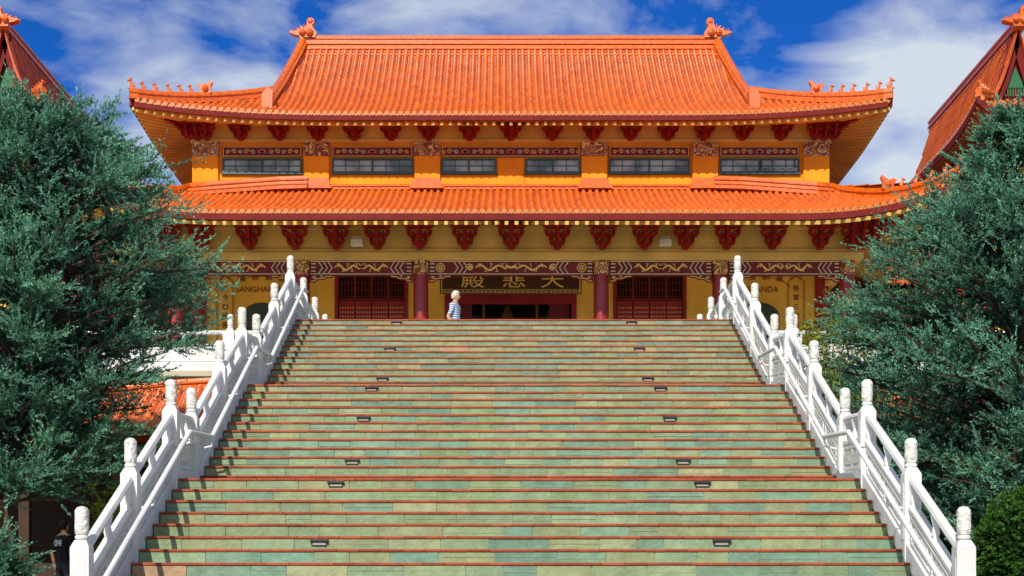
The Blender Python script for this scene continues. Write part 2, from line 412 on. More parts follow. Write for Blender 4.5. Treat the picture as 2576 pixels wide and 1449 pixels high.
def dougong(x,y,zb,H,W):
    """stepped bracket set: three tiers of arms with upturned ends and separate bearing blocks, widest at top"""
    br.prism([(x-.09*W,zb),(x+.09*W,zb),(x+.14*W,zb+.12*H),(x-.14*W,zb+.12*H)],y-.18,y)
    lv=[(.15,.27,.10),(.42,.42,.20),(.70,.52,.30)]
    for k,(hz,hw,pr) in enumerate(lv):
        z=zb+hz*H; w_=hw*W
        # arm: thin in the middle, ends curved up
        br.prism([(x-w_*.45,z-.03*H),(x+w_*.45,z-.03*H),(x+w_*.85,z+.0*H),(x+w_,z+.09*H),(x+w_,z+.13*H),(x+w_*.72,z+.10*H),(x-w_*.72,z+.10*H),(x-w_,z+.13*H),(x-w_,z+.09*H),(x-w_*.85,z)],y-pr-.12,y-pr)
        # projecting cross arm
        br.prism([(x-.055*W,z-.04*H),(x+.055*W,z-.04*H),(x+.055*W,z+.12*H),(x-.055*W,z+.12*H)],y-pr-.30,y)
        for q in(-1,1):
            xx=x+q*(w_-.055*W)
            br.prism([(xx-.04*W,z+.132*H),(xx+.04*W,z+.132*H),(xx+.07*W,z+.19*H),(xx+.07*W,z+.235*H),(xx-.07*W,z+.235*H),(xx-.07*W,z+.19*H)],y-pr-.15,y-pr+.03)
        br.prism([(x-.05*W,z+.122*H),(x+.05*W,z+.122*H),(x+.085*W,z+.19*H),(x+.085*W,z+.235*H),(x-.085*W,z+.235*H),(x-.085*W,z+.19*H)],y-pr-.34,y-pr-.16)
        br.prism([(x-.06*W,z+.10*H),(x+.06*W,z+.10*H),(x+.06*W,z+.26*H),(x-.06*W,z+.26*H)],y-pr-.10,y)
        # paired slanting lever tips beside the centre
        for q in(-1,1): br.beam((x+q*.16*W,y-pr-.02,z+.06*H),(x+q*.24*W,y-pr-.20,z+.16*H),.05*W,.06*H)
ub=[0,1.18,2.34,3.41,4.47,5.5,6.6,7.7]
for o in ub:
    for s in((1,-1) if o else(1,)): dougong(s*o,WY-.06,15.20,.50,.70)
for s in(-1,1):
    for dx in(-.28,.0,.26): dougong(s*(8.93+dx),WY-.06-abs(dx)*.3,15.20,.5,.6)
    for k in range(5): br.beam((s*(9.0+.12*k),WY-.1-.12*k,15.36+.07*k),(s*(9.3+.2*k),WY-.4-.2*k,15.44+.08*k),.1,.09)
    for yy in(45.5,46.8,48,49.2): br.box(min(s*9.1,s*9.4),max(s*9.1,s*9.4),yy-.3,yy+.3,15.5,15.68); br.box(min(s*9.1,s*9.3),max(s*9.1,s*9.3),yy-.18,yy+.18,15.2,15.5)
# ------------------------------------------------ lower roof
LX,LY,LZ=11.3,39.5,12.0; WX2=9.1
def lp(v): return .30*v+.025*v*v
def Pl(a,v):
    c=np.clip((np.abs(a)-7.3)/4.0,0,1.1)
    return stackp(a,LY+v-.25*c**3*(1-v/5),LZ+lp(v)+.72*c**2.4*np.clip(1-v/4.5,0,1))
def Ul(a):
    a=abs(a); return 4.45 if a<=WX2 else max(4.45*(LX-a)/(LX-WX2),0)
_,ncl,_=tiles('lower_roof_tiles_front',Pl,-LX,LX,Ul,4.45,TH,sp=.187)
eave_caps(caps,Pl,-LX,LX,ncl,(0,-1,0),.066)
def lside(sg):
    def Ps(a,u):
        s=u/2.2; c=np.clip((45.5-a)/6.,0,1.05)
        yi=44.+(a-LY)*.8
        return stackp(sg*((LX+.1*c)*(1-s)+WX2*s),a*(1-s)+yi*s,(LZ+.72*c**2.6)*(1-s)+13.84*s)
    return Ps
for sg in(-1,1):
    _,n3,_=tiles('lower_roof_tiles_side',lside(sg),LY-.2,54.,lambda a:2.2,2.2,TH,sp=.2,ns=6,tl=.3)
    eave_caps(caps,lside(sg),LY-.2,54.,n3,(sg,0,0),.066)
caps.obj('eave_tile_caps',GOLDT,TH)
lr=MB(); orn=MB()
for sg in(-1,1):
    hp=[(sg*5.75,43.62,13.83),(sg*6.6,43.6,13.80),(sg*7.6,43.5,13.70),(sg*8.6,43.35,13.58)]
    for t in np.linspace(0,1,12):
        a=9.1+(LX+.15-9.1)*t; v=4.45*(LX-min(a,LX))/(LX-WX2)*.93
        p=Pl(np.array(a),np.array(v)); hp.append((sg*p[0],p[1]-.05,p[2]+.05-.12*(1-t)))
    lr.sweep(hp,.26,.30)
    lr.sweep([(x,y-.18,z-.12) for x,y,z in hp[:5]],.2,.22)
    n=len(hp); p=hp[9]; fin(p[0],p[1],p[2]+.26,.40,sg)
    for k in range(5):
        f=10.2+k*1.15; f=min(f,n-1.01); i=int(f);q=f-i
        beast(*[hp[i][j]*(1-q)+hp[i+1][j]*q+(.28 if j==2 else 0) for j in range(3)],.25,sg)
lr.sweep([(x,43.86,13.78) for x in np.linspace(-9.0,9.0,12)],.26,.17)
for x in(-5.55,-2.385,2.385,5.55):
    for k in range(4):
        wd=.48-.035*k-(.03 if k%2 else 0); lr.box(x-wd,x+wd,43.45+.05*k,43.95,13.74+.085*k,13.815+.085*k)
lr.obj('lower_roof_ridges',TILEP,TH); orn.obj('lower_ridge_ornaments',TILEP,TH)
def ledge(a): return Vector(Pl(np.array(a),np.array(0.)))
def lsedge(sg,a): return Vector(lside(sg)(np.array(a),np.array(0.)))
CY=42.0; HX=9.55
xs=np.linspace(-LX,LX,61);A=[];B=[]
for a in xs: A.append(ledge(a)-Vector((0,-.06,.20)));B.append(Vector((a*HX/LX,CY,12.46)))
strip(sof,A,B)
for i in range(60):
    o=Vector((0,0,-.11)); fas.beam(ledge(xs[i])+o,ledge(xs[i+1])+o,.08,.16)
for i in range(88):
    a=-LX+.05+i*(2*LX-.1)/87; raf.beam(ledge(a)-Vector((0,.02,.27)),Vector((a*HX/LX,CY,12.38)),.09,.09)
for sg in(-1,1):
    ya=np.linspace(LY-.2,54,31);A=[];B=[]
    for a in ya: A.append(lsedge(sg,a)-Vector((sg*.06,0,.2)));B.append(Vector((sg*HX,CY+(a-LY)*.8,12.46)))
    strip(sof,A,B)
    for i in range(30):
        o=Vector((0,0,-.11)); fas.beam(lsedge(sg,ya[i])+o,lsedge(sg,ya[i+1])+o,.08,.16)
    for i in range(55):
        a=LY-.15+i*.26; raf.beam(lsedge(sg,a)-Vector((0,0,.27)),Vector((sg*HX,CY+(a-LY)*.8,12.38)),.09,.09)
sof.obj('soffits',OCH,TH); fas.obj('eave_fascia',RED,TH); raf.obj('rafters',CREAM,TH)
en=MB()
en.box(-HX,HX,CY,CY+.35,11.57,12.47); en.box(-HX-.05,HX+.05,CY-.12,CY+.4,11.36,11.55)
en.box(-HX-.02,HX+.02,CY-.06,CY-.001,11.552,11.66); en.box(-HX-.02,HX+.02,CY-.08,CY-.001,12.2,12.3)
for sg in(-1,1):
    x0,x1=sorted((sg*(HX-.3),sg*HX)); en.box(x0,x1,CY+.41,53,11.37,12.47)
en.box(-HX+.3,HX-.3,CY+.36,45.5,12.0,12.1)
en.obj('lower_entablature',CREAM,TH,bevel=.008)
for o in [0,1.255,2.49,3.63,4.75,5.87,7.11,8.4]:
    for s in((1,-1) if o else(1,)): dougong(s*o,CY-.085,11.62,.74,.80)
for s in(-1,1):
    for dx in(-.3,.0,.28): dougong(s*(9.62+dx-.1),CY-.085-abs(dx)*.3,11.62,.74,.7)
    for k in range(5): br.beam((s*(9.6+.12*k),CY-.15-.15*k,11.85+.08*k),(s*(9.95+.2*k),CY-.5-.25*k,11.95+.09*k),.11,.1)
    for yy in(43.5,45,46.5): br.box(min(s*9.6,s*9.95),max(s*9.6,s*9.95),yy-.35,yy+.35,12.1,12.35); br.box(min(s*9.6,s*9.8),max(s*9.6,s*9.8),yy-.2,yy+.2,11.65,12.1)
br.obj('bracket_sets',DRED,TH,bevel=.004)
fl=MB()
for s in(-1,1):
    fl.box(s*4.18-.16,s*4.18+.16,CY-.42,CY-.15,11.68,11.84); fl.box(s*4.18-.12,s*4.18+.12,CY-.3,CY-.1,11.84,11.95)
fl.obj('flood_lamps',mat('lamp_housing',(.6,.55,.45),.5),TH,bevel=.015)
cols=[-9.2,-5.72,-2.47,2.47,5.72,9.2]
cm=MB();cs=MB();cb=MB()
for x in cols:
    cm.cyl((x,CY+.15,7.4),(x,CY+.15,10.97),.215,.205,28); cs.cyl((x,CY+.15,10.971),(x,CY+.15,11.35),.225,.225,28)
    cb.lathe(x,CY+.15,7.18,[(.36,0),(.36,.08),(.3,.14),(.27,.22)],24)
    if abs(x)>9: cm.cyl((x,45.5,7.18),(x,45.5,12.0),.21,.21,24)
cm.obj('columns',COLR,TH,smooth=True); cs.obj('column_head_bands',PIL,TH); cb.obj('column_bases',CONC,TH)
fz=MB();fw=MB()
bays=[(-9.0,-5.94),(-5.50,-2.69),(-2.25,2.25),(2.69,5.50),(5.94,9.0)]
for x0,x1 in bays:
    fz.box(x0,x1,CY+.04,CY+.22,10.97,11.355); y=CY+.036; c=(x0+x1)/2; L=x1-x0
    for zz in(10.992,11.335): fw.ribbon([(x0+.02,zz),(x1-.02,zz)],.022,y)
    for s in(-1,1):
        e=x0 if s<0 else x1
        off=0 if L<4 else .45
        for k in range(3):
            xx=e-s*(.24+.13*k+off)
            fw.ribbon([(xx,11.32),(xx-s*.11,11.16),(xx,11.0)],.026,y)
        for zz in(11.27,11.17,11.07):
            fw.ribbon([(e-s*.04,zz),(e-s*.16,zz)],.03,y)
        sx=e
        fz.prism([(sx,10.968),(sx-s*.62,10.968),(sx-s*.58,10.92),(sx-s*.42,10.9),(sx-s*.38,10.86),(sx-s*.2,10.85),(sx-s*.14,10.79),(sx,10.78)][::(1 if s>0 else -1)],CY+.06,CY+.2)
        gl.ribbon([(sx-s*.03,10.80),(sx-s*.14,10.81),(sx-s*.2,10.87),(sx-s*.38,10.88),(sx-s*.44,10.925),(sx-s*.6,10.935)],.022,CY+.055)
        scroll(gl,sx-s*.12,10.89,CY+.055,.05,s,.018); scroll(gl,sx-s*.32,10.93,CY+.055,.03,s,.015)
        if L>4:
            t=np.linspace(0,2*math.pi,17); 
            for rr in(.12,.07,.03): gl.ribbon([(e-s*.32+rr*math.cos(q),11.165+rr*math.sin(q)) for q in t],.02,y)
            scroll(gl,e-s*1.12,11.165,y,.11,s,.03); scroll(gl,e-s*1.12,11.165,y-.002,.05,-s,.03)
    drag=[(c-.55,1),(c+.55,-1),] if L>4 else [(c-L*.135,1),(c+L*.135,-1)]
    hl=.42 if L>4 else .34
    for dx,s in drag:
        pts=[]
        for k in range(40):
            t=k/39; pts.append((dx+s*hl*(t*2-1),11.165+.075*math.sin(t*math.pi*3.3)*(1-.3*t)))
        gl.ribbon(pts,lambda q:.056*(.35+.65*math.sin(math.pi*min(1,.12+q*.8))),y)
        hx=dx+s*(hl+.03); gl.ribbon([(hx-s*.05,11.17),(hx,11.20),(hx+s*.07,11.17)],.07,y-.002)
        gl.ribbon([(hx,11.21),(hx-s*.05,11.28)],.018,y-.003)
        for k in range(5):
            lx=dx+s*hl*(-.75+.36*k); zc=11.06 if k%2 else 11.27; gl.ribbon([(lx,11.165),(lx+s*.03,zc)],.02,y-.001)
            gl.ribbon([(lx-.02,zc),(lx+.06*s,zc+(.01 if k%2 else -.01))],.018,y-.0015)
    gl.ribbon([(c-.025,11.165),(c+.025,11.165)],.05,y)
fz.obj('dragon_frieze',MAR,TH); gl.obj('gold_ornament',GOLD,TH)
WHP=mat('frieze_white_lines',(.66,.58,.48),.6)
fw.obj('frieze_borders',WHP,TH); fb_.obj('upper_frieze_borders',GOLD,TH)
pk.obj('lotus_flowers',PINK,TH); lb.obj('cloud_scrolls',LBLUE,TH)
FY=45.5
w=MB()
for x0,x1 in((-9.3,-5.10),(-3.13,-1.95),(1.95,3.13),(5.10,9.3)): w.box(x0,x1,FY,FY+.3,7.18,12.0)
w.box(-5.1,-3.13,FY+.001,FY+.3,11.85,12.0); w.box(3.13,5.1,FY+.001,FY+.3,11.85,12.0); w.box(-1.95,1.95,FY+.001,FY+.3,11.3,12.0)
for s in(-1,1):
    x0,x1=sorted((s*9.0,s*9.3)); w.box(x0,x1,FY+.31,53,7.18,12.0)
w.box(-9.3,9.3,52.7,53,7.18,13.4)
w.obj('front_wall',OCH,TH)
dm=MB();ds=MB();dk=MB();lat=MB()
for s in(-1,1):
    x0,x1=sorted((s*3.13,s*5.10)); dk.box(x0,x1,FY+.14,FY+.2,7.18,11.85)
    for k in range(4):
        a=x0+(x1-x0)*k/4; b2=x0+(x1-x0)*(k+1)/4
        dm.box(a+.01,b2-.01,FY+.06,FY+.12,7.18,10.98)
        for q in range(1,5): lat.box(a+(b2-a)*q/5-.012,a+(b2-a)*q/5+.012,FY+.08,FY+.11,11.04,11.8)
        for q in range(4): lat.box(a+.03,b2-.03,FY+.075,FY+.105,11.1+q*.2,11.125+q*.2)
        for zz in(10.99,11.78): lat.box(a,b2,FY+.05,FY+.12,zz,zz+.06)
        for xx in(a,b2-.04): lat.box(xx,xx+.04,FY+.045,FY+.125,10.992,11.84)
        for i in range(6):
            for j in range(14): ds.ball((a+.06+i*(b2-a-.12)/5,FY+.055,10.78-.13*j),.02,6)
    dm.box(x0-.1,x0,FY-.04,FY+.1,7.18,11.95); dm.box(x1,x1+.1,FY-.04,FY+.1,7.18,11.95)
dm.box(-1.95,-1.8,FY-.05,FY+.2,7.18,11.3); dm.box(1.8,1.95,FY-.05,FY+.2,7.18,11.3); dm.box(-1.8,1.8,FY-.045,FY+.2,10.9,11.18)
for s in(-1,1):
    lat.box(s*1.45-.3,s*1.45+.3,FY+.2,FY+.25,7.18,10.9)
dm.obj('doors_and_frames',mat('door_red',(.24,.012,.018),.4,.15,3.),TH,bevel=.005); lat.obj('door_lattice',mat('lattice_red',(.13,.014,.014),.5),TH)
ds.obj('door_studs',GOLD,TH); 
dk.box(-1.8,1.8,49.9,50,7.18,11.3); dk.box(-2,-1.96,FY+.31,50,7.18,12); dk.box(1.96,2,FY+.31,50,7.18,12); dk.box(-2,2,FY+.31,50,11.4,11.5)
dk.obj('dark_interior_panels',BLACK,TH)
al=MB()
for x in(-.82,.82): al.cyl((x,47.2,7.2),(x,47.2,11.3),.05,.05,10)
al.box(-.5,.5,48.5,48.6,9,11.0); al.lathe(-.1,48.3,9.5,[(.35,0),(.4,.6),(.25,1.2),(.2,1.6),(.05,1.9)],12); al.lathe(1.25,48.3,9.5,[(.25,0),(.3,.9),(.16,1.5),(.05,1.8)],12)
al.obj('altar_gilding',mat('dim_gilding',(.30,.16,.03),.5,.3,8.),TH)
cu=MB()
for s in(-1,1): cu.box(s*1.3-.3,s*1.3+.3,48.9,48.95,9,11.2)
cu.obj('altar_hangings',mat('teal_hanging',(.05,.2,.18),.7),TH)
nb=MB(); nb.box(-2.03,2.03,44.0,44.1,10.87,11.85); nb.obj('name_board',mat('dark_brown_board',(.06,.02,.012),.4),TH,bevel=.01)
ng=MB(); 
for zz in(10.89,10.985): ng.ribbon([(-2.0,zz),(2.0,zz)],.010,43.996)
for k in range(60): ng.ribbon([(-1.97+k*.066,10.937),(-1.935+k*.066,10.937)],.045 if k%2 else .02,43.995)
for s in(-1,1): ng.ribbon([(s*1.98,10.9),(s*1.98,11.8)],.03,43.996)
ng.obj('name_board_border',GOLD,TH)
for ch,x in(('殿',-1.09),('悲',.09),('大',1.19)): text('board_character',ch,.42,(x,43.985,11.20),GOLD,TH,sx=1.7,ext=.01)
text('niche_name','SANGHARAMA',.235,(-7.33,FY-.012,11.30),BROWN,TH); text('niche_name','SKANDA',.235,(7.45,FY-.012,11.30),BROWN,TH)
for s,chs in((-1,'薩菩藍伽'),(1,'薩菩馱韋')):
    for k,ch in enumerate(chs):
        text('niche_character',ch,.25,(s*7.35-.60+.40*k,FY-.012,11.69+.05*(1.5-abs(k-1.5))-.06),BROWN,TH)
nf=MB()
for s in(-1,1):
    cx=s*7.35; t=np.linspace(math.pi*.12,math.pi*.88,20)
    nf.ribbon([(cx+1.0*math.cos(q),11.15+.55*math.sin(q)) for q in t],.02,FY-.006)
    cx=s*8.44
    for w_ in(.26,.21): nf.ribbon([(cx-w_,7.4),(cx-w_,11.55),(cx-w_*.5,11.62),(cx,11.72),(cx+w_*.5,11.62),(cx+w_,11.55),(cx+w_,7.4)],.018,FY-.006)
    for k in range(3): scroll(nf,cx+(k-1)*.12,11.66+.05*(k==1),FY-.006,.06,1 if k>0 else -1,.02)
nf.obj('niche_frames',BROWN,TH)
for x,s in((-8.44,'古今感德護'),(8.44,'将軍三洲應')):
    for k,ch in enumerate(s): text('couplet_character',ch,.2,(x,FY-.012,11.32-.27*k),BROWN,TH)
ni=MB()
for s in(-1,1):
    t=np.linspace(0,math.pi,14); cx=s*7.35
    ni.prism([(cx-.6,7.6),(cx+.6,7.6)]+[(cx+.6*math.cos(q),10.5+.42*math.sin(q)) for q in t],FY-.01,FY+.01)
ni.obj('niches',mat('niche_shadow_green',(.05,.07,.05),.7),TH)
# ================================================================== CONNECTING GALLERIES (behind the trees, beside the hall)
for s in(-1,1):
    G=empty('connecting_gallery'); a_=MB();b2=MB();c2=MB()
    x0,x1=sorted((s*9.6,s*22)); a_.box(x0,x1,50,50.3,7.18,12.9)
    for k in range(7):
        xc=s*(10.4+1.7*k); c2.cyl((xc,47.2,7.18),(xc,47.2,11.2),.17,.17,14); b2.box(xc-.45,xc+.45,49.9,49.98,7.6,10.6)
    x0,x1=sorted((s*9.7,s*22)); c2.box(x0,x1,47.05,47.35,11.2,11.6)
    def Pg(a,u): return stackp(a,46.4+u,11.6+.42*u)
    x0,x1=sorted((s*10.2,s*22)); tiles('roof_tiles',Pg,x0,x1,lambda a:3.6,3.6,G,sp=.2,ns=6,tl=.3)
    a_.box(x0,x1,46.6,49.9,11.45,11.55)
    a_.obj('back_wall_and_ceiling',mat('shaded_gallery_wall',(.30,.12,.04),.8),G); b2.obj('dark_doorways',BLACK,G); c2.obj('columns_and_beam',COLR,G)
# ================================================================== STAIRCASE
ST=empty('stone_staircase')
steps=[]
R=.1566
for n_ in range(-13,33):
    if n_<=7: y=16.17+.33*n_
    elif n_<=19: y=19.8+.33*(n_-8)
    else: y=24.84+.33*(n_-20)
    steps.append((n_,y,2.17+R*n_))
SW=4.09
pal=[(.25,.34,.205),(.205,.32,.215),(.27,.345,.19),(.31,.345,.185),(.345,.35,.195),(.19,.315,.23),(.25,.33,.17),(.27,.35,.21),(.30,.34,.19),(.22,.335,.235),(.26,.345,.21)]
rs=MB();ms=MB();ts=MB();ns=MB()
for i,(n_,y,z) in enumerate(steps):
    ms.box(-SW,SW,y+.012,y+.05,z-R,z-.031)
    x=-SW; hue=random.random()
    while x<SW-.01:
        wd=random.uniform(.28,.72); x1=min(x+wd,SW)
        if SW-x1<.15: x1=SW
        c=random.choice(pal); 
        if random.random()<.35: c=pal[int(hue*11)%11]
        if random.random()<.002: c=(.42,.28,.17)
        k=random.uniform(.86,1.10)
        c=tuple(v*k for v in c)
        d=random.uniform(0,.006)
        mid=z-R+.003+random.choice((0,0,0,.05,.07))
        rs.box(x+.003,x1-.003,y+.002-d,y+.03,z-R+.003,z-.032,c)
        if mid>z-R+.01: ms.box(x+.01,x1-.01,y-.007,y+.0,mid,mid+.003)
        x=x1
    x=-SW-.0
    while x<SW-.001:
        x1=min(x+.235,SW); k=random.uniform(.75,1.2); dz=random.uniform(-.0015,.0015)
        c=(.36*k,.070*k,.030*k)
        cs_=[(0,-.031),(-.010,-.030),(-.015,-.022),(-.015,-.008),(-.010,0),(.05,0),(.05,-.031)]
        vs=[(x+.002,y+a,z+b+dz) for a,b in cs_]+[(x1-.002,y+a,z+b+dz) for a,b in cs_]
        m_=len(cs_); ns.add(vs,[tuple(range(m_)),tuple(range(m_,2*m_))[::-1]]+[(k2,(k2+1)%m_,m_+(k2+1)%m_,m_+k2) for k2 in range(m_)],c)
        x=x1
    yn=steps[i+1][1] if i+1<len(steps) else 34.3
    ts.box(-SW,SW,y+.052,yn+.011,z-.12,z-.002)
rs.obj('riser_stones',SLATE,ST,bevel=.003); ms.obj('mortar_bed',MORT,ST); ns.obj('nosing_tiles',NOSE,ST); ts.obj('treads',SLATET,ST)
sl=MB();sl2=MB()
for n_,y,z in steps:
    if n_ in(32,27,22,19,15,10,7,2,-3):
        for s in(-1,1):
            sl.box(s*2.2-.10,s*2.2+.10,y-.05,y+.01,z-.062,z-.032); sl.box(s*2.2-.085,s*2.2+.085,y-.02,y+.01,z-.105,z-.0625)
            sl2.box(s*2.2-.07,s*2.2+.07,y-.024,y-.019,z-.096,z-.07)
sl.obj('step_lights',DARKM,ST,bevel=.003); sl2.obj('step_light_lenses',mat('lens',(.35,.33,.28),.3),ST)
# ================================================================== BALUSTRADES
def zfloor(y):
    ks=[(11.88,.134),(18.48,3.266),(19.6,3.266),(19.8,3.423),(23.43,5.145),(24.6,5.145),(24.84,5.302),(28.8,7.182),(60,7.182)]
    for (a,za),(b_,zb) in zip(ks,ks[1:]):
        if y<=b_: return za+(zb-za)*(max(y,a)-a)/(b_-a) if y>=a else za+(y-a)*.4745
    return 7.182
def post(mb,cv,x,y,z,h0=.5):
    mb.box(x-.09,x+.09,y-.09,y+.09,z-h0,z+.80)
    mb.hexa([(x-.09,y-.09,z+.801),(x+.09,y-.09,z+.801),(x+.09,y+.09,z+.801),(x-.09,y+.09,z+.801),(x-.055,y-.055,z+.87),(x+.055,y-.055,z+.87),(x+.055,y+.055,z+.87),(x-.055,y+.055,z+.87)])
    mb.lathe(x,y,z+.871,[(.052,0),(.064,.014),(.064,.034),(.050,.05)],20)
    for s in(-1,1):
        mb.box(x+s*.0925-.003,x+s*.0925+.003,y-.055,y+.055,z+.1,z+.70); mb.box(x-.055,x+.055,y+s*.0925-.003,y+s*.0925+.003,z+.1,z+.70)
    cv.lathe(x,y,z+.921,[(.056,0),(.066,.015),(.066,.06),(.069,.08),(.066,.10),(.066,.19),(.069,.205),(.064,.235),(.045,.262),(.012,.272)],24)
def bay(mb,cv,x,y0,y1,inner,z0,z1):
    a,b_=y0+.091,y1-.091; zz0=z0+(z1-z0)*(a-y0)/(y1-y0); zz1=z1-(z1-z0)*(y1-b_)/(y1-y0)
    S=lambda w_,h0,h1:mb.slope(x-w_,x+w_,a,zz0,b_,zz1,h0,h1)
    S(.08,-.35,.10); S(.04,.101,.45); S(.055,.451,.50)
    for s in(-1,1):
        xx=x+s*.041
        for h0,h1 in((.13,.16),(.39,.42)): mb.slope(xx-.012,xx+.012,a+.06,zz0+(zz1-zz0)*.06/(b_-a),b_-.06,zz1-(zz1-zz0)*.06/(b_-a),h0,h1)
        for t in(.05,.5,.95):
            yy=a+(b_-a)*t; zc=zz0+(zz1-zz0)*t; mb.slope(xx-.011,xx+.011,yy-.025,zc,yy+.025,zc,.161,.389)
        for t in(.27,.73):
            yy=a+(b_-a)*t; zc=zz0+(zz1-zz0)*t; sl_=(zz1-zz0)/(b_-a)
            cv.slope(xx-.010,xx+.010,yy-.26,zc-.26*sl_,yy+.26,zc+.26*sl_,.20,.35)
    for t in(.02,.5,.98):
        yy=a+(b_-a)*t; zc=zz0+(zz1-zz0)*t; mb.lathe(x,yy,zc+.48,[(.05,0),(.03,.04),(.045,.1),(.03,.16),(.055,.27)],10)
    p0=Vector((x,a,zz0+.775));p1=Vector((x,b_,zz1+.775)); mb.cyl(p0,p1,.052,.052,8)
py=[14.6,16.5,18.5,19.7,21.66,23.5,24.85,26.8,28.8,30.65,32.5,34.35]
for s in(-1,1):
    BA=empty('stair_balustrade'); mb=MB();cv=MB();hr=MB()
    X=s*4.185
    for i,y in enumerate(py):
        post(mb,cv,X,y,zfloor(y)+(.03 if i==0 else 0))
        if i+1<len(py): bay(mb,cv,X,y,py[i+1],s,zfloor(y),zfloor(py[i+1]))
    hx=s*3.93; pts=[(11.9,.134),(18.35,3.205),(19.75,3.266+.05),(23.3,5.08),(24.8,5.2),(28.7,7.14),(29.2,7.18)]
    for (a,za),(b_,zb) in zip(pts,pts[1:]):
        hr.cyl((hx,a,za+.60),(hx,b_,zb+.60),.030,.030,14)
    for a,za in pts: hr.ball((hx,a,za+.60),.032,12)
    for y in [13.0,14.6,16.5,18.4,19.75,21.66,23.35,24.85,26.8,28.6]:
        for (a,za),(b_,zb) in zip(pts,pts[1:]):
            if a<=y<=b_: zh=za+(zb-za)*(y-a)/(b_-a)+.57
        hr.cyl((hx,y,zh),(hx,y,zh-.09),.012,.012,8); hr.cyl((hx,y,zh-.09),(s*4.13,y,zh-.14),.014,.014,8)
    mb.slope(X-.08,X+.08,11.9,.134,14.5,zfloor(14.5),-.35,.06)
    mb.obj('posts_and_panels',WHITE,BA,smooth=True,bevel=.005); cv.obj('carved_caps',CARV,BA,smooth=True); hr.obj('tube_handrail',WHITE,BA,smooth=True)
    TB=empty('terrace_balustrade'); mb=MB();cv=MB()
    xs_=[4.185,6.3,8.4,10.5,12.6,14.7]
    for i,x in enumerate(xs_):
        if i>0: post(mb,cv,s*x,34.35,7.182)
        if i+1<len(xs_):
            x0,x1=sorted((s*(x+.096),s*(xs_[i+1]-.096))); z=7.182; y=34.35
            mb.box(x0,x1,y-.085,y+.085,z-.1,z+.10); mb.box(x0,x1,y-.04,y+.04,z+.101,z+.47); mb.box(x0,x1,y-.055,y+.055,z+.471,z+.52)
            mb.cyl((x0,y,z+.775),(x1,y,z+.775),.052,.052,8)
            mb.box(x0+.06,x1-.06,y-.052,y-.041,z+.13,z+.16); mb.box(x0+.06,x1-.06,y-.052,y-.041,z+.41,z+.44)
            for t in(.02,.5,.98): mb.lathe(x0+(x1-x0)*t,y,z+.5,[(.05,0),(.03,.04),(.045,.1),(.03,.15),(.055,.24)],10)
            for q in range(5): scroll(cv,x0+(x1-x0)*(.14+.18*q),z+.285,y-.047,.09,1 if q%2 else -1,.025)
    mb.obj('posts_and_panels',WHITE,TB,smooth=True,bevel=.005); cv.obj('carved_caps',CARV,TB,smooth=True)
TE=empty('temple_terrace'); te=MB()
for s in(-1,1):
    x0,x1=sorted((s*4.10,s*4.27))
    for (a,b_) in [(11.8,18.5),(19.8,23.4),(24.85,28.8)]:
        za,zb=zfloor(a),zfloor(b_); te.hexa([(x0,a,-.1),(x1,a,-.1),(x1,b_,-.1),(x0,b_,-.1),(x0,a,za-.34),(x1,a,za-.34),(x1,b_,zb-.34),(x0,b_,zb-.34)])
    te.box(x0,x1,18.501,19.799,-.1,2.93); te.box(x0,x1,23.401,24.849,-.1,4.8); te.box(x0,x1,28.801,34.3,-.1,6.83)
    x0,x1=sorted((s*4.3,s*18)); te.box(x0,x1,34.3,36,-.1,6.95); te.box(x0,x1,34.12,36.1,6.951,7.08)
    te.box(x0,x1,34.24,34.299,6.3,6.42)
te.box(-4.08,4.08,28.95,34.2,6.5,7.06)
te.box(-24,24,34.45,60,6.95,7.178)
te.obj('terrace_masonry',CONC,TE,bevel=.01)
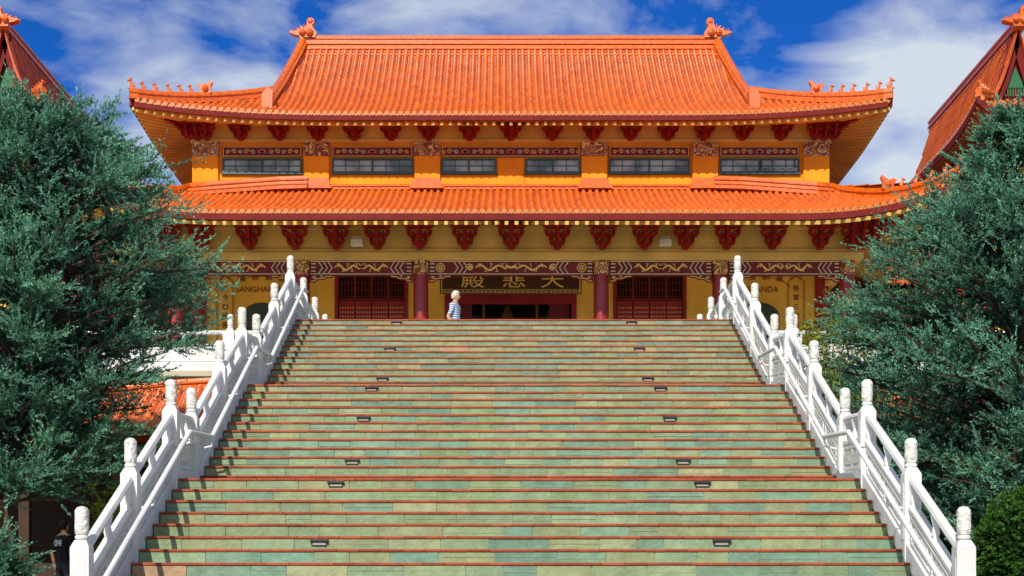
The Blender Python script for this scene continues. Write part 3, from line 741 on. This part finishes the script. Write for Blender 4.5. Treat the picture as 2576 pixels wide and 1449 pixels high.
# ================================================================== SIDE HALLS
def side_hall(s):
    H=empty('side_hall'); 
    y0,y1=42.6,53.; XR=14.55; XE=12.95; run=XR-XE
    def pz(u): return 15.6+.55*u+.50*u**3
    def P1(a,u):
        c=np.clip((46.-a)/3.4,0,1.05); return stackp(s*(XE+u),a,pz(u)+.45*c**2.4*np.clip(1-u/1.2,0,1))
    def P2(a,u):
        c=np.clip((46.-a)/3.4,0,1.05); return stackp(s*(2*XR-XE-u),a,pz(u)+.45*c**2.4*np.clip(1-u/1.2,0,1))
    _,n1,_=tiles('roof_tiles',P1,y0,y1,lambda a:run if a>44.2 else max(.9*(a-y0)/1.6,.0),run,H,sp=.2,ns=6)
    tiles('roof_tiles_outer',P2,y0,y1,lambda a:run if a>44.2 else max(.9*(a-y0)/1.6,.0),run,H,sp=.4,ns=4)
    def P3(a,u): 
        c=np.clip((np.abs(a-XR)-.6)/1.,0,1); return stackp(s*a,y0+u,15.6+.5*u+.45*c**2.4*np.clip(1-u/1.6,0,1))
    _,n3,_=tiles('skirt_tiles',P3,XE,2*XR-XE,lambda a:min(1.6,1.6*(run-abs(a-XR))/.9+.01),1.6,H,sp=.2,ns=6)
    cp=MB(); eave_caps(cp,P1,y0,y1,n1,(-s,0,0)); eave_caps(cp,P3,XE,2*XR-XE,n3,(0,-1,0)); cp.obj('eave_caps',GOLDT,H)
    r_=MB(); path=[(s*(XE+u),44.2,pz(u)) for u in np.linspace(.75,run,12)]; 
    r_.sweep(path,.28,.20); r_.sweep([(s*(2*XR-XE-u),44.2,pz(u)) for u in np.linspace(.75,run,12)],.28,.20)
    r_.sweep([(s*XR,y,pz(run)-.1) for y in np.linspace(44,y1,5)],.32,.35)
    r_.sweep([(s*(XE+.9*t),y0+1.6*t,15.62+.42*(1-t)+ (pz(.9)-15.6)*t) for t in np.linspace(0,1,8)],.2,.26)
    r_.obj('ridges',TILEP,H)
    global orn; orn=MB(); chiwen(s*(XR-.02),44.0,pz(run)-.05,.60,-s)
    for k in range(5): beast(s*(XE+.08+.17*k),y0+.1+.33*k,15.62+.42*(1-k/5)+ .14*k+.26,.24,-s)
    orn.obj('ornaments',TILEP,H)
    g_=MB(); us=np.linspace(.75,run,10)
    o1=[(s*(XE+u),pz(u)-.02) for u in us]+[(s*(2*XR-XE-u),pz(u)-.02) for u in us[::-1]]
    g_.prism([(a,b_-.3) for a,b_ in o1],44.45,44.5); 
    bb=[(s*(XE+u),44.3,pz(u)-.16) for u in us]
    for p,q in zip(bb,bb[1:]): g_.beam(p,q,.08,.3)
    bb=[(s*(2*XR-XE-u),44.3,pz(u)-.16) for u in us]
    for p,q in zip(bb,bb[1:]): g_.beam(p,q,.08,.3)
    a0=[Vector(P1(np.array(a),np.array(0.))) for a in np.linspace(y0,y1,20)]
    for p,q in zip(a0,a0[1:]): g_.beam(p-Vector((0,0,.12)),q-Vector((0,0,.12)),.07,.18)
    a0=[Vector(P3(np.array(a),np.array(0.))) for a in np.linspace(XE,2*XR-XE,20)]
    for p,q in zip(a0,a0[1:]): g_.beam(p-Vector((0,0,.12)),q-Vector((0,0,.12)),.07,.18)
    g_.obj('gable_and_fascia',RED,H)
    gv=MB(); gv.prism([(s*(XR-.3),16.9),(s*(XR+.3),16.9),(s*XR,17.5)],44.40,44.44)
    for k in range(8): gv.box(s*XR-.3+k*.075,s*XR-.27+k*.075,44.38,44.42,16.65,16.9)
    gv.obj('gable_vent',mat('vent_green',(.03,.14,.06),.5),H)
    wl=MB(); x0,x1=sorted((s*13.6,s*15.5)); wl.box(x0,x1,43.9,52.5,7.18,15.7); wl.obj('walls',OCH,H)
    rf=MB()
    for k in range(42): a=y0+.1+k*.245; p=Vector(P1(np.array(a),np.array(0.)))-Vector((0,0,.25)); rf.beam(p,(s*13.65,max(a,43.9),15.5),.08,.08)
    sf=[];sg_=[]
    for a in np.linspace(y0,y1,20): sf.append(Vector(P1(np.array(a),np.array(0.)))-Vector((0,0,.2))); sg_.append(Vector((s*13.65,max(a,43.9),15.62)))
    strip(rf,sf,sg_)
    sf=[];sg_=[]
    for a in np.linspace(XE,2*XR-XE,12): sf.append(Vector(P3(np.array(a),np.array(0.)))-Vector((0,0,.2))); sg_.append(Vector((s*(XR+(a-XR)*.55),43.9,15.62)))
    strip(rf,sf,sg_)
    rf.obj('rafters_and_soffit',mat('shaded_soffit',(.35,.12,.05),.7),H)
    bb=MB(); 
    for yy in np.arange(44.5,52,1.3): bb.box(min(s*13.3,s*13.6),max(s*13.3,s*13.6),yy-.3,yy+.3,14.9,15.2); bb.box(min(s*13.42,s*13.6),max(s*13.42,s*13.6),yy-.18,yy+.18,14.6,14.9)
    for yy in(43.8,46.5,49.2): bb.cyl((s*13.55,yy,7.2),(s*13.55,yy,15),.2,.2,16)
    bb.obj('brackets_and_columns',DRED,H)
for s in(-1,1): side_hall(s)
# ================================================================== COVERED WALKWAYS
for s in(-1,1):
    W=empty('covered_walkway')
    def Pw(a,u): return stackp(a,29.3+u,5.32+.52*u-.10*np.maximum(np.abs(a)-6.,0)+.06*u*u)
    x0,x1=sorted((s*5.55,s*11.)); _,n1,_=tiles('roof_tiles',Pw,x0,x1,lambda a:1.55,1.55,W,sp=.2,ns=6)
    def Pw2(a,u): return stackp(a,32.4-u,5.32+.52*u-.10*np.maximum(np.abs(a)-6.,0)+.06*u*u)
    tiles('roof_tiles_back',Pw2,x0,x1,lambda a:1.55,1.55,W,sp=.4,ns=4)
    cp=MB(); eave_caps(cp,Pw,x0,x1,n1,(0,-1,0)); cp.obj('eave_caps',GOLDT,W)
    r_=MB(); r_.sweep([(s*xx,30.85,6.2-.10*max(xx-6,0)) for xx in np.linspace(5.5,11,6)],.25,.24)
    for xx in(5.55,): r_.sweep([(s*xx,29.3+1.55*t,5.34+.95*t) for t in np.linspace(0,1,5)],.2,.2)
    r_.obj('ridges',TILEP,W)
    w_=MB(); x0,x1=sorted((s*5.7,s*11.)); w_.box(x0,x1,32.0,32.15,1.66,5.2); w_.box(x0,x1,29.5,29.62,4.6,4.85)
    for xx in(5.8,7.6,9.4,10.9): w_.box(s*xx-.1,s*xx+.1,29.5,29.7,1.66,4.95)
    w_.obj('wall_and_posts',mat('walkway_brown',(.06,.035,.022),.8),W)
LR=empty('lower_service_rooms'); a_=MB(); b2=MB()
for s in(-1,1):
    x0,x1=sorted((s*6,s*17)); a_.box(x0,x1,34.0,34.2,0,5.6)
    for k in range(6):
        c_=s*(7.2+1.7*k); b2.box(c_-.62,c_+.62,33.93,33.99,1.7,4.4); a_.box(c_-.04,c_+.04,33.88,33.92,1.7,4.4); a_.box(c_-.66,c_+.66,33.86,33.925,4.4,4.5)
a_.obj('wall',mat('dim_brown_wall',(.14,.09,.05),.8,.2),LR); b2.obj('dark_windows',BLACK,LR)
GB=MB()
for s in(-1,1):
    x0,x1=sorted((s*4.4,s*20)); GB.box(x0,x1,25.5,33.8,-.1,1.66)
GB.obj('garden_bank',mat('garden_soil',(.07,.06,.035),.95,.3,3.,.5),None)
me=MB(); me.add([(-600,-300,0),(600,-300,0),(600,900,0),(-600,900,0)],[(0,1,2,3)]); me.obj('ground',mat('paved_ground',(.36,.32,.26),.85,.15,.6,.3,8),None)
# ================================================================== FOLIAGE
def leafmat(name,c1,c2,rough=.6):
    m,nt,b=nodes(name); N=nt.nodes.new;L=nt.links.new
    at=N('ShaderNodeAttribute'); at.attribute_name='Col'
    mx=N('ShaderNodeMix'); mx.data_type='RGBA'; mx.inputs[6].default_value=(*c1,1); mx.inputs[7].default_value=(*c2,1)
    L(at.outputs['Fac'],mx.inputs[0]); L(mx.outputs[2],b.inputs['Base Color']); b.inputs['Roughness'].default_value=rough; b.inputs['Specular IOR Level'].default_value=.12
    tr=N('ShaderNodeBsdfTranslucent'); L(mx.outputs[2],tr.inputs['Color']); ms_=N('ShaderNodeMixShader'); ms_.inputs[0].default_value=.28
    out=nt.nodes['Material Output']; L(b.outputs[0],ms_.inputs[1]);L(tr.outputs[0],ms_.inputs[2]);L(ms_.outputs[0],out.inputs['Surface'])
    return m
def needles(P,Dr,Ln,tint,nn,nl,nw,spread=.9):
    k=len(P); t=rng.uniform(0,1,(k,nn)); base=P[:,None]+Dr[:,None]*(Ln[:,None]*t)[...,None]
    rnd=rng.normal(size=(k,nn,3)); rnd/=np.linalg.norm(rnd,axis=-1,keepdims=True)
    d=Dr[:,None]*1.0+rnd*spread; d/=np.linalg.norm(d,axis=-1,keepdims=True)
    r2=rng.normal(size=(k,nn,3)); sd=np.cross(d,r2); sd/=np.linalg.norm(sd,axis=-1,keepdims=True)
    ln=nl*rng.uniform(.6,1.2,(k,nn))*(1.1-.5*t); 
    a=base-sd*nw/2; b_=base+sd*nw/2; tip=base+d*ln[...,None]
    V=np.stack([a,b_,tip],2).reshape(-1,3); F=np.arange(len(V)).reshape(-1,3)
    c=np.clip(tint[:,None]+rng.uniform(-.12,.12,(k,nn))+.3*(t-.5),0,1); c=np.repeat(c.reshape(-1),3)
    return V,F,np.repeat(c[:,None],3,1)
BARK=mat('cedar_bark',(.08,.055,.04),.9,.3,8.,.6,20)
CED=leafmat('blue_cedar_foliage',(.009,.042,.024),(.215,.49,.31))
def cedar(name,x,y,z0,zt,Rf,nl=150,seed=1,zc0=3.2,ntw=17,dens=6,lean=0.):
    T=empty(name); r=np.random.default_rng(seed); tr=MB()
    h=zt-z0; pr=None
    def off(z): return -lean*max(0.,1-(z-z0)/(h*.75))
    for k in range(9):
        t=k/8; zz=z0+h*t*.97; q=Vector((x+off(zz)+.12*math.sin(t*5+seed),y+.1*math.cos(t*4),zz)); rad=.24*(1-t)**.8+.02
        if pr: tr.cyl(pr[0],q,pr[1],rad,10,caps=False)
        pr=(q,rad)
    Ps=[];Ds=[];Ls=[];Ts=[]
    for i in range(nl):
        f=((i+r.random())/nl)**.85; ze=zc0+(zt-zc0)*f; az=r.uniform(0,2*math.pi); 
        Rr=Rf(ze)*(r.uniform(.70,1.10) if r.random()>.15 else r.uniform(1.05,1.22)); rise=Rr*r.uniform(.1,.45); zs=max(ze-rise,z0+.8)
        s0=np.array([x+off(zs),y,zs]); e0=np.array([x+Rr*math.cos(az),y+Rr*math.sin(az),ze])
        mid=(s0+e0)/2+np.array([0,0,.10*Rr])+r.normal(size=3)*.1
        def B(t): return (1-t)**2*s0+2*t*(1-t)*mid+t*t*e0
        pts=[B(t) for t in np.linspace(0,1,5)]
        for k in range(4): tr.cyl(pts[k],pts[k+1],.05*(1-k/4.6)*(.5+Rr/3),.05*(1-(k+1)/4.6)*(.5+Rr/3),5,caps=False)
        n_t=int(ntw*(.5+.5*Rr/2))
        clump=r.uniform(-.24,.22)
        for j in range(n_t):
            t=.25+.75*(j+r.random())/n_t; p=B(min(t,1)); d=B(min(t,1)+.02)-B(min(t,1)-.02); d/=np.linalg.norm(d)
            lat=r.normal(size=3); lat[2]=lat[2]*.5+.30; dd=d*.9+lat*.6; dd/=np.linalg.norm(dd)
            L=r.uniform(.25,.70)*(.6+.5*min(Rr,2)/2)
            for q in range(dens):
                u=(q+r.random())/dens; pp=p+dd*L*u; pp=pp+np.array([0,0,-.10*u*u*L])
                s2=dd*1.05+r.normal(size=3)*.32+np.array([0,0,.22]); s2/=np.linalg.norm(s2)
                Ps.append(pp);Ds.append(s2);Ls.append(r.uniform(.16,.34)); Ts.append(np.clip(-.10+.45*t+clump+.42*u+r.uniform(-.1,.1),0,1))  # inner sprigs tinted darker: crown occlusion put into needle colour; outer tips lighter
    V,F,c=needles(np.array(Ps),np.array(Ds),np.array(Ls),np.array(Ts),18,.065,.023)
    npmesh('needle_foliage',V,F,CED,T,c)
    tr.obj('trunk_and_limbs',BARK,T,smooth=True)
def interp(tab):
    zs=[a for a,_ in tab]; rs_=[b_ for _,b_ in tab]; return lambda z: float(np.interp(z,zs,rs_))
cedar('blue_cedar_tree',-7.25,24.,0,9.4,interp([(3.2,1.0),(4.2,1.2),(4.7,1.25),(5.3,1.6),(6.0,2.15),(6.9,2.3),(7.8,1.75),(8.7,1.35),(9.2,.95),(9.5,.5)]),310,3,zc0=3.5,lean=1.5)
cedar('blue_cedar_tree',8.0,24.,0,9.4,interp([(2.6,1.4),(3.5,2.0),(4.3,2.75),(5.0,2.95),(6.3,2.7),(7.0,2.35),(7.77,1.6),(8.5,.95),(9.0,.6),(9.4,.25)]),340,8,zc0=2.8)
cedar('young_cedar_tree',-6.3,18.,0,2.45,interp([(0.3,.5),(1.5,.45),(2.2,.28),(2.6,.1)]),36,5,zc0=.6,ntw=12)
def leafy(name,pts_fn,k,mat_,nl,nw,nn=8,L=.15,up=.3,stems=None,parent=None):
    Ps=[];Ds=[];Ts=[]
    for i in range(k):
        p,d,t=pts_fn(i); Ps.append(p);Ds.append(d);Ts.append(t)
    V,F,c=needles(np.array(Ps),np.array(Ds),np.full(k,L),np.array(Ts),nn,nl,nw)
    return npmesh('leaves',V,F,mat_,parent,c)
BAMB=leafmat('bamboo_leaf',(.05,.10,.010),(.30,.36,.03))
BUSH=leafmat('clipped_bush_leaf',(.012,.045,.008),(.09,.22,.035))
def bamboo(x,y,z0,h,rad,k,seed,t0=.25):
    T=empty('bamboo_clump'); r=np.random.default_rng(seed); st=MB(); culms=[]
    for i in range(16):
        bx,by=x+r.uniform(-rad,rad)*.5,y+r.uniform(-rad,rad)*.5; tx,ty=x+r.uniform(-rad,rad),y+r.uniform(-rad,rad); hh=h*r.uniform(.7,1)
        a=Vector((bx,by,z0));m_=Vector(((bx*.7+tx*.3),(by*.7+ty*.3),z0+hh*.6));e=Vector((tx,ty,z0+hh))
        st.cyl(a,m_,.022,.018,6,caps=False);st.cyl(m_,e,.018,.006,6,caps=False);culms.append((a,m_,e))
    def fn(i):
        a,m_,e=culms[r.integers(len(culms))]; t=r.uniform(t0,1); p=(a.lerp(m_,t/.6) if t<.6 else m_.lerp(e,(t-.6)/.4))
        d=r.normal(size=3); d[2]=d[2]*.4-.25; d/=np.linalg.norm(d)
        return np.array(p)+d*r.uniform(0,.3),d,r.uniform(0,1)
    leafy('x',fn,k,BAMB,.15,.022,7,.18,parent=T); st.obj('culms',mat('bamboo_culm',(.28,.26,.05),.5),T,smooth=True)
bamboo(-7.1,28.4,1.66,2.7,.75,1400,2,.5)
bamboo(-5.9,28.6,1.6,3.2,.4,700,4,.4)
bamboo(6.2,28.2,1.6,5.9,.75,4200,6)
def bush(x,y,zc,rx,rz,k,seed):
    T=empty('clipped_bush'); r=np.random.default_rng(seed)
    def fn(i):
        d=r.normal(size=3); d/=np.linalg.norm(d); rr=r.uniform(.8,1.02)*(1+.07*math.sin(d[0]*7)*math.cos(d[2]*6+d[1]*5)); p=np.array([x,y,zc])+d*np.array([rx,rx,rz])*rr
        return p,d,np.clip(r.uniform(.1,.8)*rr,0,1)
    leafy('x',fn,k,BUSH,.055,.04,9,.08,parent=T)
    st=MB(); st.cyl((x,y,0),(x,y,zc),.06,.04,8); 
    for q in range(10):
        d=Vector(r.normal(size=3)).normalized(); st.cyl((x,y,zc-.2),(x+d.x*rx*.8,y+d.y*rx*.8,zc+d.z*rz*.8),.03,.01,5)
    st.obj('stems',BARK,T)
bush(5.95,17.5,2.25,.72,.82,5200,3)
bush(7.6,27.5,2.6,1.3,1.2,5000,9)
bush(-10.6,28.5,2.6,1.2,1.0,3500,12)
# ================================================================== PEOPLE
SKIN=mat('skin',(.52,.29,.19),.55,.08,8.)
def person(name,loc,rz,shirt,pants,hair,H=1.74,armpose=0,headturn=0.,long=False):
    T=empty(name); sc_=H/1.74
    V=[];E=[];Rd=[]
    def v(p,r,par=None):
        V.append(Vector(p)*sc_);Rd.append(r*sc_);
        if par is not None:E.append((par,len(V)-1))
        return len(V)-1
    pel=v((0,0,.95),.125); sp1=v((0,-.01,1.10),.12,pel); ch=v((0,0,1.30),.14,sp1); up=v((0,.01,1.42),.11,ch); nk=v((0,.0,1.50),.052,up); hd=v((0,-.01,1.57),.055,nk)
    for s in(-1,1):
        sh=v((s*.17,.01,1.41),.07,up); ua=v((s*.215,.02,1.27),.052,sh); 
        if s*armpose<0:  el=v((s*.25,.10,1.13),.043,ua); wr=v((s*.24,-.06,.97),.029,el); hdv=Vector((-s*.03,-.08,-.05))
        else: el=v((s*.245,.05,1.12),.043,ua); wr=v((s*.25,-.03,.88),.029,el); hdv=Vector((0,-.02,-.09))
        w0=Vector(V[wr])/sc_; pm=v(w0+hdv*.7,.034,wr); side_=Vector((0,1,0)) if abs(hdv.z)>.07 else Vector((0,0,1))
        for q in range(4):
            b0=w0+hdv*1.0+side_*(.03-.02*q); l=[.075,.085,.08,.06][q]; dn=hdv.normalized()
            f1=v(b0+dn*.02,.010,pm); f2=v(b0+dn*(.02+l*.5)+Vector((-s*.006,0,0)),.009,f1); v(b0+dn*(.02+l)+Vector((-s*.022,0,0)),.008,f2)
        th=v(w0+hdv*.55+Vector((0,-.045,0)) ,.011,pm); v(w0+hdv*1.1+Vector((-s*.01,-.06,0)),.009,th)
        hp=v((s*.095,0,.88),.095,pel); kn=v((s*.11,-.03*s*(1 if armpose else 0)-.01,.50),.062,hp); an=v((s*.115,.03,.10),.042,kn); v((s*.12,-.04,.05),.045,an); v((s*.13,-.16,.035),.035,len(V)-1)
    me=D.meshes.new('body_skel'); me.from_pydata(V,E,[]); o=D.objects.new('tmp',me); link(o)
    mo=o.modifiers.new('s','SKIN'); 
    sv=me.skin_vertices[0].data
    for i,r_ in enumerate(Rd): sv[i].radius=(r_*(1.3 if i in(0,1,2,3) else 1),r_*(.85 if i in(0,1,2,3) else 1)); 
    sv[0].use_root=True
    ss=o.modifiers.new('ss','SUBSURF'); ss.levels=2; ss.render_levels=2
    dg=C.evaluated_depsgraph_get(); m2=D.meshes.new_from_object(o.evaluated_get(dg)); D.objects.remove(o)
    for m_ in(shirt,pants,SKIN,hair,DARKM): m2.materials.append(m_)
    for p in m2.polygons:
        c=p.center/sc_; p.use_smooth=True
        if c.z<.09: i=4
        elif c.z<.96 and abs(c.x)<.21: i=1
        elif c.z<1.46 and (abs(c.x)<.205 or c.z>1.20): i=0
        else: i=2
        p.material_index=i
    b=D.objects.new('body',m2); link(b,T)
    bm=bmesh.new(); bmesh.ops.create_uvsphere(bm,u_segments=28,v_segments=20,radius=1)
    for q in bm.verts:
        c=q.co; x,y,z=c.x*.076,c.y*.095,c.z*.117
        if z<0: x*=1-.28*(-z/.117)**1.3; y*=1-.12*(-z/.117)
        if y<0: y*=.93
        y-= .026*math.exp(-((x/.013)**2+((z+.012)/.020)**2)) if y<0 else 0
        y+= .010*(math.exp(-(((abs(x)-.030)/.014)**2+((z-.008)/.012)**2))) if y<0 else 0
        y-= .007*math.exp(-((x/.024)**2+((z+.050)/.008)**2)) if y<0 else 0
        y-= .009*math.exp(-((x/.022)**2+((z+.098)/.016)**2)) if y<0 else 0
        q.co=(x,y,z)
    mh=D.meshes.new('head'); bm.to_mesh(mh); bm.free(); mh.polygons.foreach_set('use_smooth',[True]*len(mh.polygons)); mh.materials.append(SKIN)
    h=D.objects.new('head',mh); h.location=(0,-.02*sc_,1.625*sc_); h.scale=(sc_,)*3; h.rotation_euler=(0,0,headturn); link(h,T)
    f=MB()
    for s in(-1,1): f.ball((s*.030,-.083,.008),.011,8)
    f.ball((0,-.0905,-.052),.012,8,sx=1.8,sy=.4,sz=.35)
    eo=f.obj('eyes_and_mouth',DARKM,h)
    ea=MB()
    for s in(-1,1): ea.ball((s*.078,.008,-.005),.03,8,sx=.35,sy=.7,sz=1.1)
    ea.obj('ears',SKIN,h,smooth=True)
    bm=bmesh.new(); bmesh.ops.create_uvsphere(bm,u_segments=28,v_segments=20,radius=1)
    kill=[q for q in bm.verts if (q.co.z<.35 and q.co.y<-.30-.0*q.co.z) or (q.co.z<-.1 and q.co.y<.15) or q.co.z<-.5]
    bmesh.ops.delete(bm,geom=kill,context='VERTS')
    for q in bm.verts:
        j=random.uniform(1.0,1.05); q.co=(q.co.x*.083*j,q.co.y*.101*j+.004,q.co.z*.125*j+.004)
    mh=D.meshes.new('hair'); bm.to_mesh(mh); bm.free(); mh.materials.append(hair); ho=D.objects.new('hair',mh); link(ho,h)
    T.location=loc; T.rotation_euler=(0,0,rz)
    return T
m,nt,b=nodes('navy_white_striped_shirt'); tc=nt.nodes.new('ShaderNodeTexCoord'); sx=nt.nodes.new('ShaderNodeSeparateXYZ'); mu=nt.nodes.new('ShaderNodeMath'); mu.operation='MULTIPLY'; mu.inputs[1].default_value=2*math.pi/.05
si=nt.nodes.new('ShaderNodeMath'); si.operation='SINE'; r=nt.nodes.new('ShaderNodeValToRGB'); r.color_ramp.elements[0].position=.35;r.color_ramp.elements[0].color=(.50,.58,.70,1);r.color_ramp.elements[1].position=.45;r.color_ramp.elements[1].color=(.03,.06,.17,1)
nt.links.new(tc.outputs['Object'],sx.inputs[0]);nt.links.new(sx.outputs['Z'],mu.inputs[0]);nt.links.new(mu.outputs[0],si.inputs[0]);nt.links.new(si.outputs[0],r.inputs['Fac']);nt.links.new(r.outputs[0],b.inputs['Base Color']); b.inputs['Roughness'].default_value=.8
STR=m
person('walking_man',(-1.29,34.6,7.18),math.radians(75),STR,mat('navy_shorts',(.03,.04,.07),.8),mat('grey_hair',(.55,.50,.40),.8,.2,60.,.5),1.76,armpose=1,headturn=.2)
bo=person('standing_youth',(-8.2,28.,1.66),math.radians(150),mat('black_tshirt',(.012,.012,.014),.8),mat('dark_jeans',(.03,.035,.05),.8),mat('black_hair',(.012,.009,.008),.6,.2,60.,.4),1.70)
tx=text('shirt_number','04',.17,(0,.135,1.28),mat('white_print',(.75,.75,.75),.7),bo,ext=.02); tx.rotation_euler=(math.pi/2,0,math.pi)
# ================================================================== WORLD / LIGHT / CAMERA
EL=math.radians(36); AZ=math.radians(14)
to=Vector((-math.sin(AZ)*math.cos(EL),-math.cos(AZ)*math.cos(EL),math.sin(EL)))
wd=D.worlds.new('World'); sc.world=wd; wd.use_nodes=True; nt=wd.node_tree; N=nt.nodes.new; L=nt.links.new
bg=nt.nodes['Background']; sky=N('ShaderNodeTexSky'); sky.sky_type='NISHITA'; sky.sun_disc=False; sky.sun_elevation=EL; sky.sun_rotation=math.pi+AZ; sky.air_density=1.0; sky.dust_density=.3; sky.ozone_density=3.
bg.inputs['Strength'].default_value=.13
tint=N('ShaderNodeMix'); tint.data_type='RGBA'; tint.blend_type='MULTIPLY'; tint.inputs[0].default_value=1; tint.inputs[7].default_value=(.05,.33,.84,1); L(sky.outputs[0],tint.inputs[6])
tc=N('ShaderNodeTexCoord')
def noise(scale,det,dist,off,sv=(1,1,2.3)):
    mp=N('ShaderNodeMapping'); mp.inputs['Scale'].default_value=sv; mp.inputs['Location'].default_value=off; L(tc.outputs['Generated'],mp.inputs['Vector'])
    n_=N('ShaderNodeTexNoise'); n_.inputs['Scale'].default_value=scale; n_.inputs['Detail'].default_value=det; n_.inputs['Roughness'].default_value=.55; n_.inputs['Distortion'].default_value=dist; L(mp.outputs[0],n_.inputs['Vector']); return n_.outputs['Fac']
def M(op,a,b_):
    q=N('ShaderNodeMath'); q.operation=op
    for i,x in enumerate((a,b_)):
        if isinstance(x,(int,float)): q.inputs[i].default_value=x
        else: L(x,q.inputs[i])
    return q.outputs[0]
def blob(px,pz,rad,amp,py_=1.):
    d=Vector((px,py_,pz)).normalized(); vm=N('ShaderNodeVectorMath'); vm.operation='DISTANCE'; vm.inputs[1].default_value=d; L(tc.outputs['Generated'],vm.inputs[0])
    q=M('DIVIDE',vm.outputs['Value'],rad); q=M('SUBTRACT',1.,q); q=M('MAXIMUM',q,0.); return M('MULTIPLY',q,amp)
f=noise(12.,7.,.25,(3.1,1.2,.4)); f2=noise(3.0,3.,.1,(.3,5.2,1.4))
s_=M('ADD',M('MULTIPLY',f,.95),M('MULTIPLY',f2,.10))
for bl in[(.28,.34,.12,.30),(-.25,.335,.13,.22),(-.06,.40,.07,.20),(.33,.30,.12,.22),(-.20,.27,.1,.16),(.12,.39,.05,-.06),(-.31,.40,.06,-.22),(-.17,.375,.04,-.08),(.34,.405,.06,-.16),(.17,.36,.05,-.14),(-.3,.9,1.35,.55,-1.)]: s_=M('ADD',s_,blob(*bl))  # last blob: unseen cloud bank added behind the camera to fill the shade
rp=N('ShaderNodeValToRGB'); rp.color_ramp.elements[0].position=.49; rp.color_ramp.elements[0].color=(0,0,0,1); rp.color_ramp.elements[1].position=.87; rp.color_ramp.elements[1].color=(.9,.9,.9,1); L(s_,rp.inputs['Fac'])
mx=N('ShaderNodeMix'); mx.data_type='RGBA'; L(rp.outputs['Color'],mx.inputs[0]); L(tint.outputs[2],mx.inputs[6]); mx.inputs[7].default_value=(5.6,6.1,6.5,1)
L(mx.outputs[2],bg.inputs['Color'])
su=D.lights.new('sun','SUN'); su.energy=4.8; su.angle=math.radians(.5); su.color=(1,.95,.85); so=D.objects.new('sun',su); so.rotation_euler=to.to_track_quat('Z','Y').to_euler(); so.location=to*80; link(so)
cam=D.cameras.new('camera'); co=D.objects.new('camera',cam); co.location=(-.171,0,1.586); co.rotation_euler=(math.pi/2,0,0)
cam.lens=54.08; cam.sensor_width=36; cam.shift_x=.007; cam.shift_y=.3224; cam.clip_end=2000; cam.clip_start=.1; link(co); sc.camera=co
sc.view_settings.view_transform='Standard'; sc.view_settings.look='None'; sc.view_settings.exposure=0
